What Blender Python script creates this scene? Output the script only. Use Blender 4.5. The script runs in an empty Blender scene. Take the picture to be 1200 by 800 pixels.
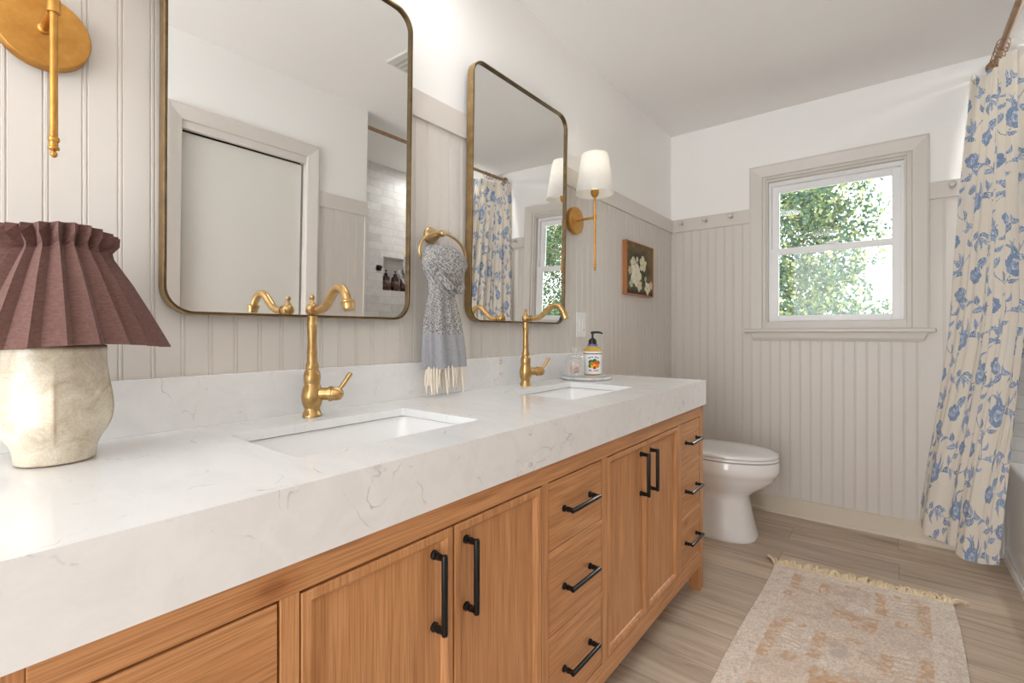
import bpy, bmesh, math, random
import numpy as np
from mathutils import Vector, Matrix
random.seed(7)
PI = math.pi
SC = bpy.context.scene
COL = SC.collection

# ---------------------------------------------------------------- camera, world, lights, exposure
cam_d = bpy.data.cameras.new('camera')
cam_d.sensor_width = 36.0
cam_d.lens = 557.0 / 1200.0 * 36.0
cam_d.shift_y = -10.3 / 1200.0
cam_d.clip_start = 0.01
cam = bpy.data.objects.new('camera', cam_d)
COL.objects.link(cam)
cam.location = (1.188, 0.0, 1.0875)
cam.rotation_euler = (PI / 2, 0, math.radians(38.5))
SC.camera = cam

world = bpy.data.worlds.new('overcast_sky')
SC.world = world
world.use_nodes = True
bg = world.node_tree.nodes['Background']
bg.inputs[0].default_value = (0.94, 0.97, 1.0, 1)
bg.inputs[1].default_value = 4.2

def add_light(name, kind, loc, rot, energy, color, **kw):
    d = bpy.data.lights.new(name, kind)
    d.energy = energy
    d.color = color
    for k, v in kw.items():
        setattr(d, k, v)
    o = bpy.data.objects.new(name, d)
    COL.objects.link(o)
    o.location = loc
    o.rotation_euler = rot
    return o

# soft overcast daylight arriving over the tree, through the window
add_light('daylight_sun', 'SUN', (1.5, 8, 6), (math.radians(-52), 0, math.radians(-12)), 6.0, (1.0, 0.98, 0.95), angle=math.radians(40))
# added fill, a second sun shining in through the invented opening behind the camera
add_light('rear_fill_sun', 'SUN', (0.5, -6, 2), (math.radians(98), 0, math.radians(-4)), 1.95, (0.97, 0.985, 1.0), angle=math.radians(64))
# ceiling lamp seen in the left mirror, plus an added fill behind the camera
add_light('ceiling_lamp_light', 'AREA', (0.34, 0.97, 2.345), (0, 0, 0), 1.8, (1.0, 0.995, 0.99), shape='DISK', size=0.26)
add_light('rear_fill_light', 'AREA', (0.55, -0.55, 2.345), (0, 0, 0), 1.5, (1.0, 0.995, 0.985), shape='DISK', size=0.30)

add_light('alcove_fill_light', 'AREA', (1.95, 2.98, 2.425), (0, 0, 0), 6.0, (1.0, 0.99, 0.97), shape='DISK', size=0.14)  # added to brighten the tub alcove, no lamp known there

SC.view_settings.view_transform = 'Standard'
SC.view_settings.look = 'None'
SC.view_settings.exposure = 0.22
SC.view_settings.gamma = 1.0
SC.view_settings.use_curve_mapping = False
SC.cycles.max_bounces = 14
SC.cycles.diffuse_bounces = 8
SC.cycles.glossy_bounces = 6
SC.cycles.transmission_bounces = 8
SC.cycles.transparent_max_bounces = 16
SC.cycles.sample_clamp_indirect = 6.0
SC.cycles.caustics_reflective = False
SC.cycles.caustics_refractive = False

# ---------------------------------------------------------------- colour and material helpers
def lin(c):
    c = c / 255.0
    return c / 12.92 if c <= 0.04045 else ((c + 0.055) / 1.055) ** 2.4
def rgb(r, g, b):
    return (lin(r), lin(g), lin(b), 1.0)

class NT:
    def __init__(self, name):
        self.m = bpy.data.materials.new(name)
        self.m.use_nodes = True
        self.t = self.m.node_tree
        self.b = self.t.nodes['Principled BSDF']
    def n(self, kind, **kw):
        nd = self.t.nodes.new(kind)
        for k, v in kw.items():
            setattr(nd, k, v)
        return nd
    def l(self, a, b):
        self.t.links.new(a, b)
    def set(self, **kw):
        for k, v in kw.items():
            self.b.inputs[k.replace('_', ' ')].default_value = v
    def coords(self, scale=(1, 1, 1), rot=(0, 0, 0), which='Object'):
        tc = self.n('ShaderNodeTexCoord')
        mp = self.n('ShaderNodeMapping')
        mp.inputs['Scale'].default_value = scale
        mp.inputs['Rotation'].default_value = rot
        self.l(tc.outputs[which], mp.inputs['Vector'])
        return mp.outputs['Vector']
    def noise(self, vec, scale, detail=4, rough=0.55, dist=0.0):
        nd = self.n('ShaderNodeTexNoise')
        nd.inputs['Scale'].default_value = scale
        nd.inputs['Detail'].default_value = detail
        nd.inputs['Roughness'].default_value = rough
        nd.inputs['Distortion'].default_value = dist
        self.l(vec, nd.inputs['Vector'])
        return nd.outputs['Fac']
    def ramp(self, fac, stops, interp='LINEAR'):
        nd = self.n('ShaderNodeValToRGB')
        cr = nd.color_ramp
        cr.interpolation = interp
        while len(cr.elements) < len(stops):
            cr.elements.new(0.5)
        for e, (p, c) in zip(cr.elements, stops):
            e.position = p
            e.color = c
        self.l(fac, nd.inputs['Fac'])
        return nd.outputs['Color']
    def mix(self, fac, a, b, mode='MIX'):
        nd = self.n('ShaderNodeMix', data_type='RGBA', blend_type=mode)
        for sock, v in ((nd.inputs['Factor'], fac), (nd.inputs['A'], a), (nd.inputs['B'], b)):
            pass
        ins = [i for i in nd.inputs if i.enabled]
        for s, v in zip(ins, (fac, a, b)):
            if hasattr(v, 'is_output') or hasattr(v, 'links'):
                self.l(v, s)
            else:
                s.default_value = v
        return [o for o in nd.outputs if o.enabled][0]
    def bump(self, h, strength=0.3, dist=0.002):
        nd = self.n('ShaderNodeBump')
        nd.inputs['Strength'].default_value = strength
        nd.inputs['Distance'].default_value = dist
        self.l(h, nd.inputs['Height'])
        self.l(nd.outputs['Normal'], self.b.inputs['Normal'])
    def base(self, c):
        self.l(c, self.b.inputs['Base Color'])

def flat(name, col, rough=0.5, metal=0.0, var=0.03, scale=30, bump=0.0, **kw):
    m = NT(name)
    v = m.coords()
    f = m.noise(v, scale, 3)
    a = tuple(max(0, c * (1 - var)) for c in col[:3]) + (1,)
    b = tuple(min(1, c * (1 + var)) for c in col[:3]) + (1,)
    m.base(m.ramp(f, [(0.3, a), (0.7, b)]))
    m.set(Roughness=rough, Metallic=metal, **kw)
    if bump:
        m.bump(m.noise(v, scale * 6, 2), bump, 0.001)
    return m.m

def wood(name, axis):
    m = NT(name)
    sc = [95, 95, 95]
    sc[axis] = 3.0
    v = m.coords(tuple(sc))
    f = m.noise(v, 1.0, 5, 0.6, 0.6)
    sc2 = [16, 16, 16]
    sc2[axis] = 1.6
    v2 = m.coords(tuple(sc2))
    g = m.noise(v2, 1.0, 4, 0.55, 2.2)
    sc3 = [420, 420, 420]
    sc3[axis] = 7
    h = m.noise(m.coords(tuple(sc3)), 1.0, 2, 0.5)
    c1 = m.ramp(f, [(0.30, rgb(180, 124, 78)), (0.5, rgb(200, 143, 94)), (0.72, rgb(214, 162, 112))])
    c2 = m.ramp(g, [(0.34, rgb(182, 126, 80)), (0.5, rgb(200, 144, 95)), (0.68, rgb(212, 160, 112))])
    c = m.mix(0.5, c1, c2)
    c3 = m.ramp(h, [(0.36, (0.72, 0.68, 0.64, 1)), (0.56, (1.04, 1.04, 1.04, 1))])
    c = m.mix(0.9, c, c3, 'MULTIPLY')
    vk = m.n('ShaderNodeTexVoronoi')
    sck = [5.5, 5.5, 5.5]
    sck[axis] = 3.0
    m.l(m.coords(tuple(sck)), vk.inputs['Vector'])
    vk.inputs['Scale'].default_value = 1.0
    kn = m.ramp(vk.outputs['Distance'], [(0.035, (0.50, 0.36, 0.26, 1)), (0.075, (0.80, 0.70, 0.62, 1)), (0.16, (1, 1, 1, 1))])
    c = m.mix(0.8, c, kn, 'MULTIPLY')
    m.base(c)
    m.set(Roughness=0.38)
    m.b.inputs['Specular IOR Level'].default_value = 0.45
    m.bump(h, 0.12, 0.0006)
    return m.m

M = {}
M['wall_white'] = flat('white_wall_paint', rgb(246, 245, 243), 0.6, var=0.006, scale=3, bump=0.02)
M['ceiling'] = flat('ceiling_paint', rgb(241, 240, 238), 0.75, var=0.006, scale=3, bump=0.03)
M['greige'] = flat('greige_trim_paint', rgb(216, 210, 203), 0.38, var=0.01, scale=4)
M['greige2'] = flat('warm_baseboard_paint', rgb(216, 205, 188), 0.4, var=0.01, scale=4)
M['door_paint'] = flat('grey_door_paint', rgb(222, 220, 214), 0.45, var=0.01, scale=4)
M['vinyl'] = flat('white_vinyl', rgb(240, 240, 240), 0.3, var=0.005)
M['porcelain'] = flat('white_porcelain', rgb(240, 240, 240), 0.08, var=0.004, scale=4)
M['porcelain'].node_tree.nodes['Principled BSDF'].inputs['Coat Weight'].default_value = 0.5
M['plastic_white'] = flat('white_plastic', rgb(240, 240, 238), 0.35, var=0.005)
M['black'] = flat('matte_black_metal', rgb(13, 13, 14), 0.28, 0.2, var=0.1)
M['black_plastic'] = flat('black_plastic', rgb(20, 20, 22), 0.3, 0.0, var=0.1)
M['dark'] = flat('dark_shadow_gap', rgb(58, 52, 46), 0.8)
M['wood_v'] = wood('oak_vertical_grain', 2)
M['wood_h'] = wood('oak_horizontal_grain', 1)
M['wood_x'] = wood('oak_side_grain', 0)

def brass(name, c1, c2, rough):
    m = NT(name)
    v = m.coords()
    f = m.noise(v, 40, 4, 0.6)
    m.base(m.ramp(f, [(0.3, c1), (0.7, c2)]))
    m.set(Metallic=0.92, Roughness=rough)
    m.bump(m.noise(m.coords((300, 300, 40)), 1, 2), 0.08, 0.0004)
    return m.m
M['brass'] = brass('antique_brass', rgb(176, 140, 88), rgb(204, 170, 116), 0.28)
M['brass_warm'] = brass('warm_satin_brass', rgb(184, 132, 64), rgb(206, 154, 84), 0.40)
M['brass_dull'] = brass('brushed_champagne_brass', rgb(184, 152, 104), rgb(206, 176, 130), 0.36)
M['brass_frame'] = brass('aged_brass_frame', rgb(158, 130, 90), rgb(184, 156, 112), 0.34)
M['dark_bronze'] = brass('dark_bronze_edge', rgb(92, 78, 58), rgb(118, 100, 74), 0.32)
M['bronze'] = brass('dull_bronze', rgb(150, 122, 98), rgb(178, 148, 120), 0.4)

m = NT('mirror_silver')
m.base(m.ramp(m.noise(m.coords(), 2, 1), [(0, (0.93, 0.935, 0.93, 1)), (1, (0.935, 0.94, 0.935, 1))]))
m.set(Metallic=1.0, Roughness=0.0)
M['mirror'] = m.m

def thin_glass(name, tint=(1, 1, 1, 1), ior=1.35):
    m = NT(name)
    m.t.nodes.remove(m.b)
    out = m.t.nodes['Material Output']
    tr = m.n('ShaderNodeBsdfTransparent')
    tr.inputs[0].default_value = tint
    gl = m.n('ShaderNodeBsdfGlossy')
    gl.inputs['Roughness'].default_value = 0.02
    fr = m.n('ShaderNodeFresnel')
    fr.inputs['IOR'].default_value = ior
    mx = m.n('ShaderNodeMixShader')
    m.l(fr.outputs[0], mx.inputs[0])
    m.l(tr.outputs[0], mx.inputs[1])
    m.l(gl.outputs[0], mx.inputs[2])
    m.l(mx.outputs[0], out.inputs['Surface'])
    return m.m
M['pane'] = thin_glass('window_glass', (0.96, 0.98, 0.97, 1))
def soft_glass(name):
    m = NT(name)
    m.t.nodes.remove(m.b)
    out = m.t.nodes['Material Output']
    tr = m.n('ShaderNodeBsdfTransparent'); tr.inputs[0].default_value = (0.98, 0.98, 0.98, 1)
    df = m.n('ShaderNodeBsdfDiffuse'); df.inputs[0].default_value = (0.9, 0.9, 0.91, 1)
    gl = m.n('ShaderNodeBsdfGlossy'); gl.inputs['Roughness'].default_value = 0.05
    lw = m.n('ShaderNodeLayerWeight'); lw.inputs['Blend'].default_value = 0.35
    mr = m.n('ShaderNodeMapRange'); mr.inputs['To Min'].default_value = 0.08; mr.inputs['To Max'].default_value = 0.55
    m.l(lw.outputs['Facing'], mr.inputs['Value'])
    m1 = m.n('ShaderNodeMixShader'); m1.inputs[0].default_value = 0.4
    m.l(df.outputs[0], m1.inputs[1]); m.l(gl.outputs[0], m1.inputs[2])
    mx = m.n('ShaderNodeMixShader')
    m.l(mr.outputs[0], mx.inputs[0]); m.l(tr.outputs[0], mx.inputs[1]); m.l(m1.outputs[0], mx.inputs[2])
    m.l(mx.outputs[0], out.inputs['Surface'])
    return m.m
M['jar_glass'] = soft_glass('clear_jar_glass')

# white quartz with thin grey veins
m = NT('veined_quartz')
v = m.coords()
nz = m.n('ShaderNodeTexNoise')
nz.inputs['Scale'].default_value = 3.0
nz.inputs['Detail'].default_value = 5
m.l(v, nz.inputs['Vector'])
vm = m.n('ShaderNodeVectorMath', operation='MULTIPLY_ADD')
m.l(nz.outputs['Color'], vm.inputs[0])
vm.inputs[1].default_value = (0.55, 0.55, 0.55)
m.l(v, vm.inputs[2])
vo = m.n('ShaderNodeTexVoronoi', feature='DISTANCE_TO_EDGE')
vo.inputs['Scale'].default_value = 6.0
m.l(vm.outputs[0], vo.inputs['Vector'])
vein = m.ramp(vo.outputs['Distance'], [(0.0, (0.8, 0.8, 0.8, 1)), (0.005, (0.3, 0.3, 0.3, 1)), (0.014, (0, 0, 0, 1))])
gate = m.ramp(m.noise(v, 10.0, 5, 0.75), [(0.50, (0, 0, 0, 1)), (0.62, (1, 1, 1, 1))])
vf = m.mix(1.0, vein, gate, 'MULTIPLY')
soft = m.ramp(m.noise(m.coords((1.2, 3.5, 3.5)), 4.0, 6, 0.65, 1.0), [(0.42, rgb(235, 235, 235)), (0.62, rgb(230, 230, 230))])
m.base(m.mix(vf, soft, rgb(168, 166, 168)))
m.set(Roughness=0.09)
m.b.inputs['Specular IOR Level'].default_value = 0.5
M['quartz'] = m.m

# plank floor, boards running across the room
m = NT('oak_plank_floor')
v = m.coords()
br = m.n('ShaderNodeTexBrick')
br.offset = 0.37
br.inputs['Scale'].default_value = 1.0
br.inputs['Mortar Size'].default_value = 0.0012
br.inputs['Mortar Smooth'].default_value = 0.2
br.inputs['Bias'].default_value = 0.0
br.inputs['Brick Width'].default_value = 1.22
br.inputs['Row Height'].default_value = 0.18
br.inputs['Color1'].default_value = (0.0, 0.0, 0.0, 1)
br.inputs['Color2'].default_value = (1, 1, 1, 1)
br.inputs['Mortar'].default_value = (0.5, 0.5, 0.5, 1)
m.l(v, br.inputs['Vector'])
# shift the grain per board so boards do not share figure
vm = m.n('ShaderNodeVectorMath', operation='MULTIPLY_ADD')
m.l(br.outputs['Color'], vm.inputs[0])
vm.inputs[1].default_value = (3.7, 0.9, 5.0)
m.l(v, vm.inputs[2])
mp = m.n('ShaderNodeMapping')
mp.inputs['Scale'].default_value = (1.6, 17, 17)
m.l(vm.outputs[0], mp.inputs['Vector'])
g1 = m.noise(mp.outputs['Vector'], 1.0, 6, 0.62, 0.8)
mp2 = m.n('ShaderNodeMapping')
mp2.inputs['Scale'].default_value = (3, 130, 130)
m.l(vm.outputs[0], mp2.inputs['Vector'])
g2 = m.noise(mp2.outputs['Vector'], 1.0, 3, 0.6)
col = m.ramp(g1, [(0.30, rgb(160, 141, 122)), (0.45, rgb(190, 172, 153)), (0.60, rgb(206, 190, 171)), (0.78, rgb(214, 201, 184))])
tone = m.ramp(br.outputs['Color'], [(0, (0.88, 0.87, 0.87, 1)), (1, (1.06, 1.05, 1.03, 1))])
col = m.mix(1.0, col, tone, 'MULTIPLY')
col = m.mix(0.6, col, m.ramp(g2, [(0.35, (0.86, 0.84, 0.82, 1)), (0.55, (1, 1, 1, 1))]), 'MULTIPLY')
col = m.mix(br.outputs['Fac'], col, rgb(128, 108, 90))
m.base(col)
m.set(Roughness=0.42)
m.bump(g2, 0.1, 0.0005)
M['floor'] = m.m

def tile(name, rot):
    m = NT(name)
    v = m.coords()
    sp = m.n('ShaderNodeSeparateXYZ'); m.l(v, sp.inputs[0])
    cb = m.n('ShaderNodeCombineXYZ'); m.l(sp.outputs[rot], cb.inputs[0]); m.l(sp.outputs[2], cb.inputs[1])
    v = cb.outputs[0]
    br = m.n('ShaderNodeTexBrick')
    br.offset = 0.5
    br.inputs['Scale'].default_value = 1.0
    br.inputs['Mortar Size'].default_value = 0.0022
    br.inputs['Mortar Smooth'].default_value = 0.3
    br.inputs['Brick Width'].default_value = 0.25
    br.inputs['Row Height'].default_value = 0.066
    br.inputs['Color1'].default_value = rgb(206, 204, 200)
    br.inputs['Color2'].default_value = rgb(226, 224, 221)
    br.inputs['Mortar'].default_value = rgb(196, 194, 190)
    m.l(v, br.inputs['Vector'])
    n = m.ramp(m.noise(v, 9, 5, 0.65, 1.5), [(0.38, (0.86, 0.86, 0.86, 1)), (0.6, (1, 1, 1, 1))])
    m.base(m.mix(0.8, br.outputs['Color'], n, 'MULTIPLY'))
    m.set(Roughness=0.4)
    inv = m.n('ShaderNodeMath', operation='SUBTRACT')
    inv.inputs[0].default_value = 1.0
    m.l(br.outputs['Fac'], inv.inputs[1])
    m.bump(inv.outputs[0], 0.5, 0.002)
    return m.m
M['tile_back'] = tile('marble_subway_tile_long_wall', 1)
M['tile_end'] = tile('marble_subway_tile_end_wall', 0)

def pattern_mat(name, rough=0.85, transl=0.0, bump=0.0, bscale=900, sheen=0.0):
    m = NT(name)
    at = m.n('ShaderNodeVertexColor', layer_name='pattern')
    c = m.mix(0.25, at.outputs['Color'], m.ramp(m.noise(m.coords(), bscale * 0.3, 2), [(0.3, (0.86, 0.86, 0.86, 1)), (0.7, (1, 1, 1, 1))]), 'MULTIPLY')
    m.base(c)
    m.set(Roughness=rough)
    m.b.inputs['Specular IOR Level'].default_value = 0.2
    if sheen:
        m.b.inputs['Sheen Weight'].default_value = sheen
    if bump:
        m.bump(m.noise(m.coords(), bscale, 2), bump, 0.002)
    if transl:
        out = m.t.nodes['Material Output']
        tl = m.n('ShaderNodeBsdfTranslucent')
        m.l(c, tl.inputs['Color'])
        mx = m.n('ShaderNodeMixShader')
        mx.inputs[0].default_value = transl
        m.l(m.b.outputs[0], mx.inputs[1])
        m.l(tl.outputs[0], mx.inputs[2])
        m.l(mx.outputs[0], out.inputs['Surface'])
    return m.m
M['curtain'] = pattern_mat('blue_floral_cotton', 0.9, 0.18, 0.06, 700)
M['rug'] = pattern_mat('faded_woven_wool', 0.95, 0, 0.5, 260)
M['canvas'] = pattern_mat('oil_painted_canvas', 0.6, 0, 0.25, 300)
M['label_print'] = pattern_mat('printed_label', 0.35)
M['towel'] = pattern_mat('woven_grey_cotton', 0.95, 0, 0.5, 500)

# ---------------------------------------------------------------- mesh helpers
class MB:
    def __init__(self):
        self.v = []
        self.f = []
        self.sm = []
    def add(self, vs, fs, smooth=False):
        b = len(self.v)
        self.v += [tuple(p) for p in vs]
        for f in fs:
            self.f.append([i + b for i in f])
            self.sm.append(smooth)
        return self
    def box(self, x0, y0, z0, x1, y1, z1):
        vs = [(x, y, z) for x in (x0, x1) for y in (y0, y1) for z in (z0, z1)]
        return self.add(vs, [(0, 1, 3, 2), (4, 6, 7, 5), (0, 4, 5, 1), (2, 3, 7, 6), (0, 2, 6, 4), (1, 5, 7, 3)])
    def rings(self, rings, cap0=True, cap1=True, closed=True, smooth=True):
        n = len(rings[0])
        vs = [p for r in rings for p in r]
        fs = []
        for i in range(len(rings) - 1):
            for j in range(n if closed else n - 1):
                k = (j + 1) % n
                fs.append((i * n + j, i * n + k, (i + 1) * n + k, (i + 1) * n + j))
        self.add(vs, fs, smooth)
        b = len(self.v) - len(vs)
        if cap0:
            self.f.append([b + j for j in range(n)][::-1]); self.sm.append(False)
        if cap1:
            self.f.append([b + (len(rings) - 1) * n + j for j in range(n)]); self.sm.append(False)
        return self
    def lathe(self, prof, c=(0, 0, 0), axis=(0, 0, 1), seg=28, cap0=True, cap1=True):
        q = Vector((0, 0, 1)).rotation_difference(Vector(axis).normalized())
        c = Vector(c)
        rs = [[c + q @ Vector((r * math.cos(2 * PI * k / seg), r * math.sin(2 * PI * k / seg), z)) for k in range(seg)] for r, z in prof]
        return self.rings(rs, cap0, cap1)
    def cyl(self, p, q, r, seg=20, r2=None):
        p, q = Vector(p), Vector(q)
        return self.lathe([(r, 0), (r if r2 is None else r2, (q - p).length)], p, q - p, seg)
    def ball(self, c, r, seg=20, n=10, squash=1.0):
        prof = [(r * math.sin(PI * (i + 0.02) / (n + 0.04)), -r * squash * math.cos(PI * i / n)) for i in range(n + 1)]
        return self.lathe(prof, c, (0, 0, 1), seg)
    def tube(self, pts, r, seg=12, closed=False):
        pts = [Vector(p) for p in pts]
        n = len(pts)
        rr = r if isinstance(r, (list, tuple)) else [r] * n
        up = None
        rs = []
        for i, p in enumerate(pts):
            if closed:
                t = pts[(i + 1) % n] - pts[i - 1]
            else:
                t = pts[min(i + 1, n - 1)] - pts[max(i - 1, 0)]
            t.normalize()
            if up is None:
                up = Vector((0, 0, 1)) if abs(t.z) < 0.9 else Vector((1, 0, 0))
            up = (up - t * up.dot(t)).normalized()
            s = t.cross(up)
            rs.append([p + (up * math.cos(2 * PI * k / seg) + s * math.sin(2 * PI * k / seg)) * rr[i] for k in range(seg)])
        if closed:
            rs.append(rs[0])
            return self.rings(rs, False, False)
        return self.rings(rs)
    def build(self, name, mat, parent=None, origin=None, bevel=0, seg=2, angle=35, solid=0, subsurf=0, fix=True):
        o = Vector((0, 0, 0))
        if parent is not None:
            r = parent
            while r is not None:
                o += Vector(r.location)
                r = r.parent
        if origin is not None:
            o = Vector(origin)
        me = bpy.data.meshes.new(name)
        me.from_pydata([tuple(Vector(p) - o) for p in self.v], [], self.f)
        me.update()
        if fix:
            bm = bmesh.new()
            bm.from_mesh(me)
            bmesh.ops.recalc_face_normals(bm, faces=bm.faces)
            bm.to_mesh(me)
            bm.free()
        for p, s in zip(me.polygons, self.sm):
            p.use_smooth = s
        if any(self.sm):
            me.polygons.foreach_set('use_smooth', [True] * len(me.polygons))
            me.set_sharp_from_angle(angle=math.radians(angle))
        me.materials.append(mat)
        ob = bpy.data.objects.new(name, me)
        COL.objects.link(ob)
        if parent is not None:
            ob.parent = parent
        elif origin is not None:
            ob.location = origin
        if solid:
            md = ob.modifiers.new('thick', 'SOLIDIFY')
            md.thickness = solid
            md.offset = 0
        if bevel:
            md = ob.modifiers.new('bevel', 'BEVEL')
            md.width = bevel
            md.segments = seg
            md.limit_method = 'ANGLE'
            md.angle_limit = math.radians(40)
        if subsurf:
            md = ob.modifiers.new('subd', 'SUBSURF')
            md.levels = md.render_levels = subsurf
        return ob

def thing(name, label, cat, loc, group=None):
    o = bpy.data.objects.new(name, None)
    o.empty_display_size = 0.05
    COL.objects.link(o)
    o.location = loc
    tag(o, label, cat, group)
    return o
def tag(o, label=None, cat=None, group=None, kind=None):
    if label: o['label'] = label
    if cat: o['category'] = cat
    if group: o['group'] = group
    if kind: o['kind'] = kind
    return o
def struct(o, label=None):
    o['kind'] = 'structure'
    if label: o['label'] = label
    return o
def copy_tree(o, parent=None):
    c = o.copy()
    COL.objects.link(c)
    if parent is not None:
        c.parent = parent
    for ch in list(o.children):
        copy_tree(ch, c)
    return c
def catmull(P, n=8):
    P = [Vector(p) for p in P]
    out = []
    for i in range(len(P) - 1):
        a, b, c, d = P[max(i - 1, 0)], P[i], P[i + 1], P[min(i + 2, len(P) - 1)]
        for k in range(n):
            t = k / n
            out.append(0.5 * ((2 * b) + (c - a) * t + (2 * a - 5 * b + 4 * c - d) * t * t + (3 * b - a - 3 * c + d) * t ** 3))
    out.append(P[-1])
    return out
def rrect(cx, cy, hx, hy, r, n=6):
    out = []
    for sx, sy, a0 in ((1, 1, 0), (-1, 1, PI / 2), (-1, -1, PI), (1, -1, 3 * PI / 2)):
        for k in range(n + 1):
            a = a0 + k * PI / 2 / n
            out.append((cx + sx * (hx - r) + r * math.cos(a), cy + sy * (hy - r) + r * math.sin(a)))
    return out

def paint(ob, colours):
    """per-vertex pattern colours (an N x 3 array of linear RGB)"""
    at = ob.data.color_attributes.new('pattern', 'FLOAT_COLOR', 'POINT')
    a = np.ones((len(ob.data.vertices), 4), dtype=np.float32)
    a[:, :3] = colours
    at.data.foreach_set('color', a.ravel())

_rng = np.random.RandomState(5)
_tab = _rng.rand(128, 128)
def vnoise(x, y):
    xi = np.floor(x).astype(int); yi = np.floor(y).astype(int)
    fx = x - xi; fy = y - yi
    fx = fx * fx * (3 - 2 * fx); fy = fy * fy * (3 - 2 * fy)
    g = lambda a, b: _tab[a % 128, b % 128]
    return (g(xi, yi) * (1 - fx) + g(xi + 1, yi) * fx) * (1 - fy) + (g(xi, yi + 1) * (1 - fx) + g(xi + 1, yi + 1) * fx) * fy
def fbm(x, y, o=4):
    s = 0; a = 0.5; t = 0
    for i in range(o):
        s = s + a * vnoise(x * 2 ** i + 17 * i, y * 2 ** i + 31 * i); t += a; a *= 0.55
    return s / t
def L3(r, g, b):
    return np.array([lin(r), lin(g), lin(b)])

# ---------------------------------------------------------------- the room
X1, X2, XT, Y0, YA, YB, ZC = 1.51, 2.33, 1.62, -1.30, 1.79, 3.264, 2.44
struct(MB().box(-0.15, Y0 - 0.12, -0.10, X2 + 0.15, YB + 0.16, 0).build('floor', M['floor']))
struct(MB().box(-0.15, Y0 - 0.12, ZC, X2 + 0.15, YB + 0.16, ZC + 0.10).build('ceiling', M['ceiling']))
struct(MB().box(-0.12, Y0 - 0.12, 0, 0, YB + 0.16, ZC).build('wall_left', M['wall_white']))
WX0, WX1, WZ0, WZ1 = 0.571, 1.277, 1.092, 2.045
b = MB()
b.box(0, YB, 0, WX0, YB + 0.14, ZC).box(WX1, YB, 0, XT, YB + 0.14, ZC)
b.box(WX0, YB, 0, WX1, YB + 0.14, WZ0).box(WX0, YB, WZ1, WX1, YB + 0.14, ZC)
struct(b.build('wall_back', M['wall_white']))
DY0, DY1, DZ = 0.775, 1.398, 2.035
b = MB()
b.box(X1, Y0, 0, XT, DY0, ZC).box(X1, DY1, 0, XT, YA, ZC).box(X1, DY0, DZ, XT, DY1, ZC)
struct(b.build('wall_right', M['wall_white']))
struct(MB().box(XT, YA - 0.10, 0, X2, YA, ZC).build('wall_alcove_near', M['tile_end']))
struct(MB().box(XT, YB, 0, X2, YB + 0.14, ZC).build('wall_alcove_far', M['tile_end']))
NY0, NY1, NZ0, NZ1 = 2.53, 2.93, 1.375, 1.665
b = MB()
b.box(X2, YA - 0.1, 0, X2 + 0.12, NY0, ZC).box(X2, NY1, 0, X2 + 0.12, YB + 0.14, ZC)
b.box(X2, NY0, 0, X2 + 0.12, NY1, NZ0).box(X2, NY0, NZ1, X2 + 0.12, NY1, ZC)
b.box(X2 + 0.09, NY0, NZ0, X2 + 0.12, NY1, NZ1)
struct(b.build('wall_alcove_long', M['tile_back']))
# unseen front wall, its opening invented to let fill light in
b = MB()
b.box(0, Y0 - 0.12, 0, 0.08, Y0, ZC).box(1.30, Y0 - 0.12, 0, X1 + 0.11, Y0, ZC).box(0.08, Y0 - 0.12, 2.25, 1.30, Y0, ZC)
struct(b.build('wall_front', M['wall_white']))

ZR0, ZR1 = 1.772, 1.858
def bead_profile(a0, a1, first, pitch=0.0525, th=0.008):
    pts = [(a0, th)]
    k = math.ceil((a0 + 0.008 - first) / pitch)
    c = first + k * pitch
    while c < a1 - 0.008:
        for dx, h in ((-0.0052, th), (-0.0042, th - 0.0020), (-0.0031, th - 0.0020), (-0.0018, th), (0.0018, th), (0.0031, th - 0.0020), (0.0042, th - 0.0020), (0.0052, th)):
            pts.append((c + dx, h))
        c += pitch
    pts.append((a1, th))
    return pts
def beadboard(name, fn, a0, a1, z0, z1, first):
    pr = bead_profile(a0, a1, first)
    pr = [(a0, 0.0)] + pr + [(a1, 0.0)]
    b = MB()
    b.rings([[fn(a, h, z0) for a, h in pr], [fn(a, h, z1) for a, h in pr]], False, False, False, smooth=False)
    return struct(b.build(name, M['greige'], fix=False))
left = lambda a, h, z: (h, a, z)
back = lambda a, h, z: (a, YB - h, z)
right = lambda a, h, z: (X1 - h, a, z)
beadboard('trim_1', left, Y0, YB, 0, ZR0, 0.251)
beadboard('trim_2', back, 0.008, 0.501, 0, ZR0, 0.511)
beadboard('trim_3', back, 0.501, 1.347, 0, 1.085, 0.511)
beadboard('trim_4', back, 1.347, XT - 0.01, 0, ZR0, 0.511)
beadboard('trim_5', right, 1.462, YA - 0.014, 0, ZR0, 0.30)
beadboard('trim_6', right, Y0, 0.708, 0, ZR0, 0.30)
# flat rails capping the beadboard
struct(MB().box(0, Y0, ZR0, 0.017, YB, ZR1).build('trim_7', M['greige'], bevel=0.002))
struct(MB().box(0.017, YB - 0.017, ZR0, 0.503, YB, ZR1).build('trim_8', M['greige'], bevel=0.002))
struct(MB().box(1.345, YB - 0.017, ZR0, XT - 0.01, YB, ZR1).build('trim_9', M['greige'], bevel=0.002))
struct(MB().box(X1 - 0.017, 1.460, ZR0, X1, YA - 0.001, ZR1).build('trim_10', M['greige'], bevel=0.002))
struct(MB().box(X1 - 0.017, Y0, ZR0, X1, 0.708, ZR1).build('trim_11', M['greige'], bevel=0.002))
struct(MB().box(X1 - 0.014, YA - 0.014, 0, X1, YA, ZR0).build('trim_12', M['greige'], bevel=0.001))
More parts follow.
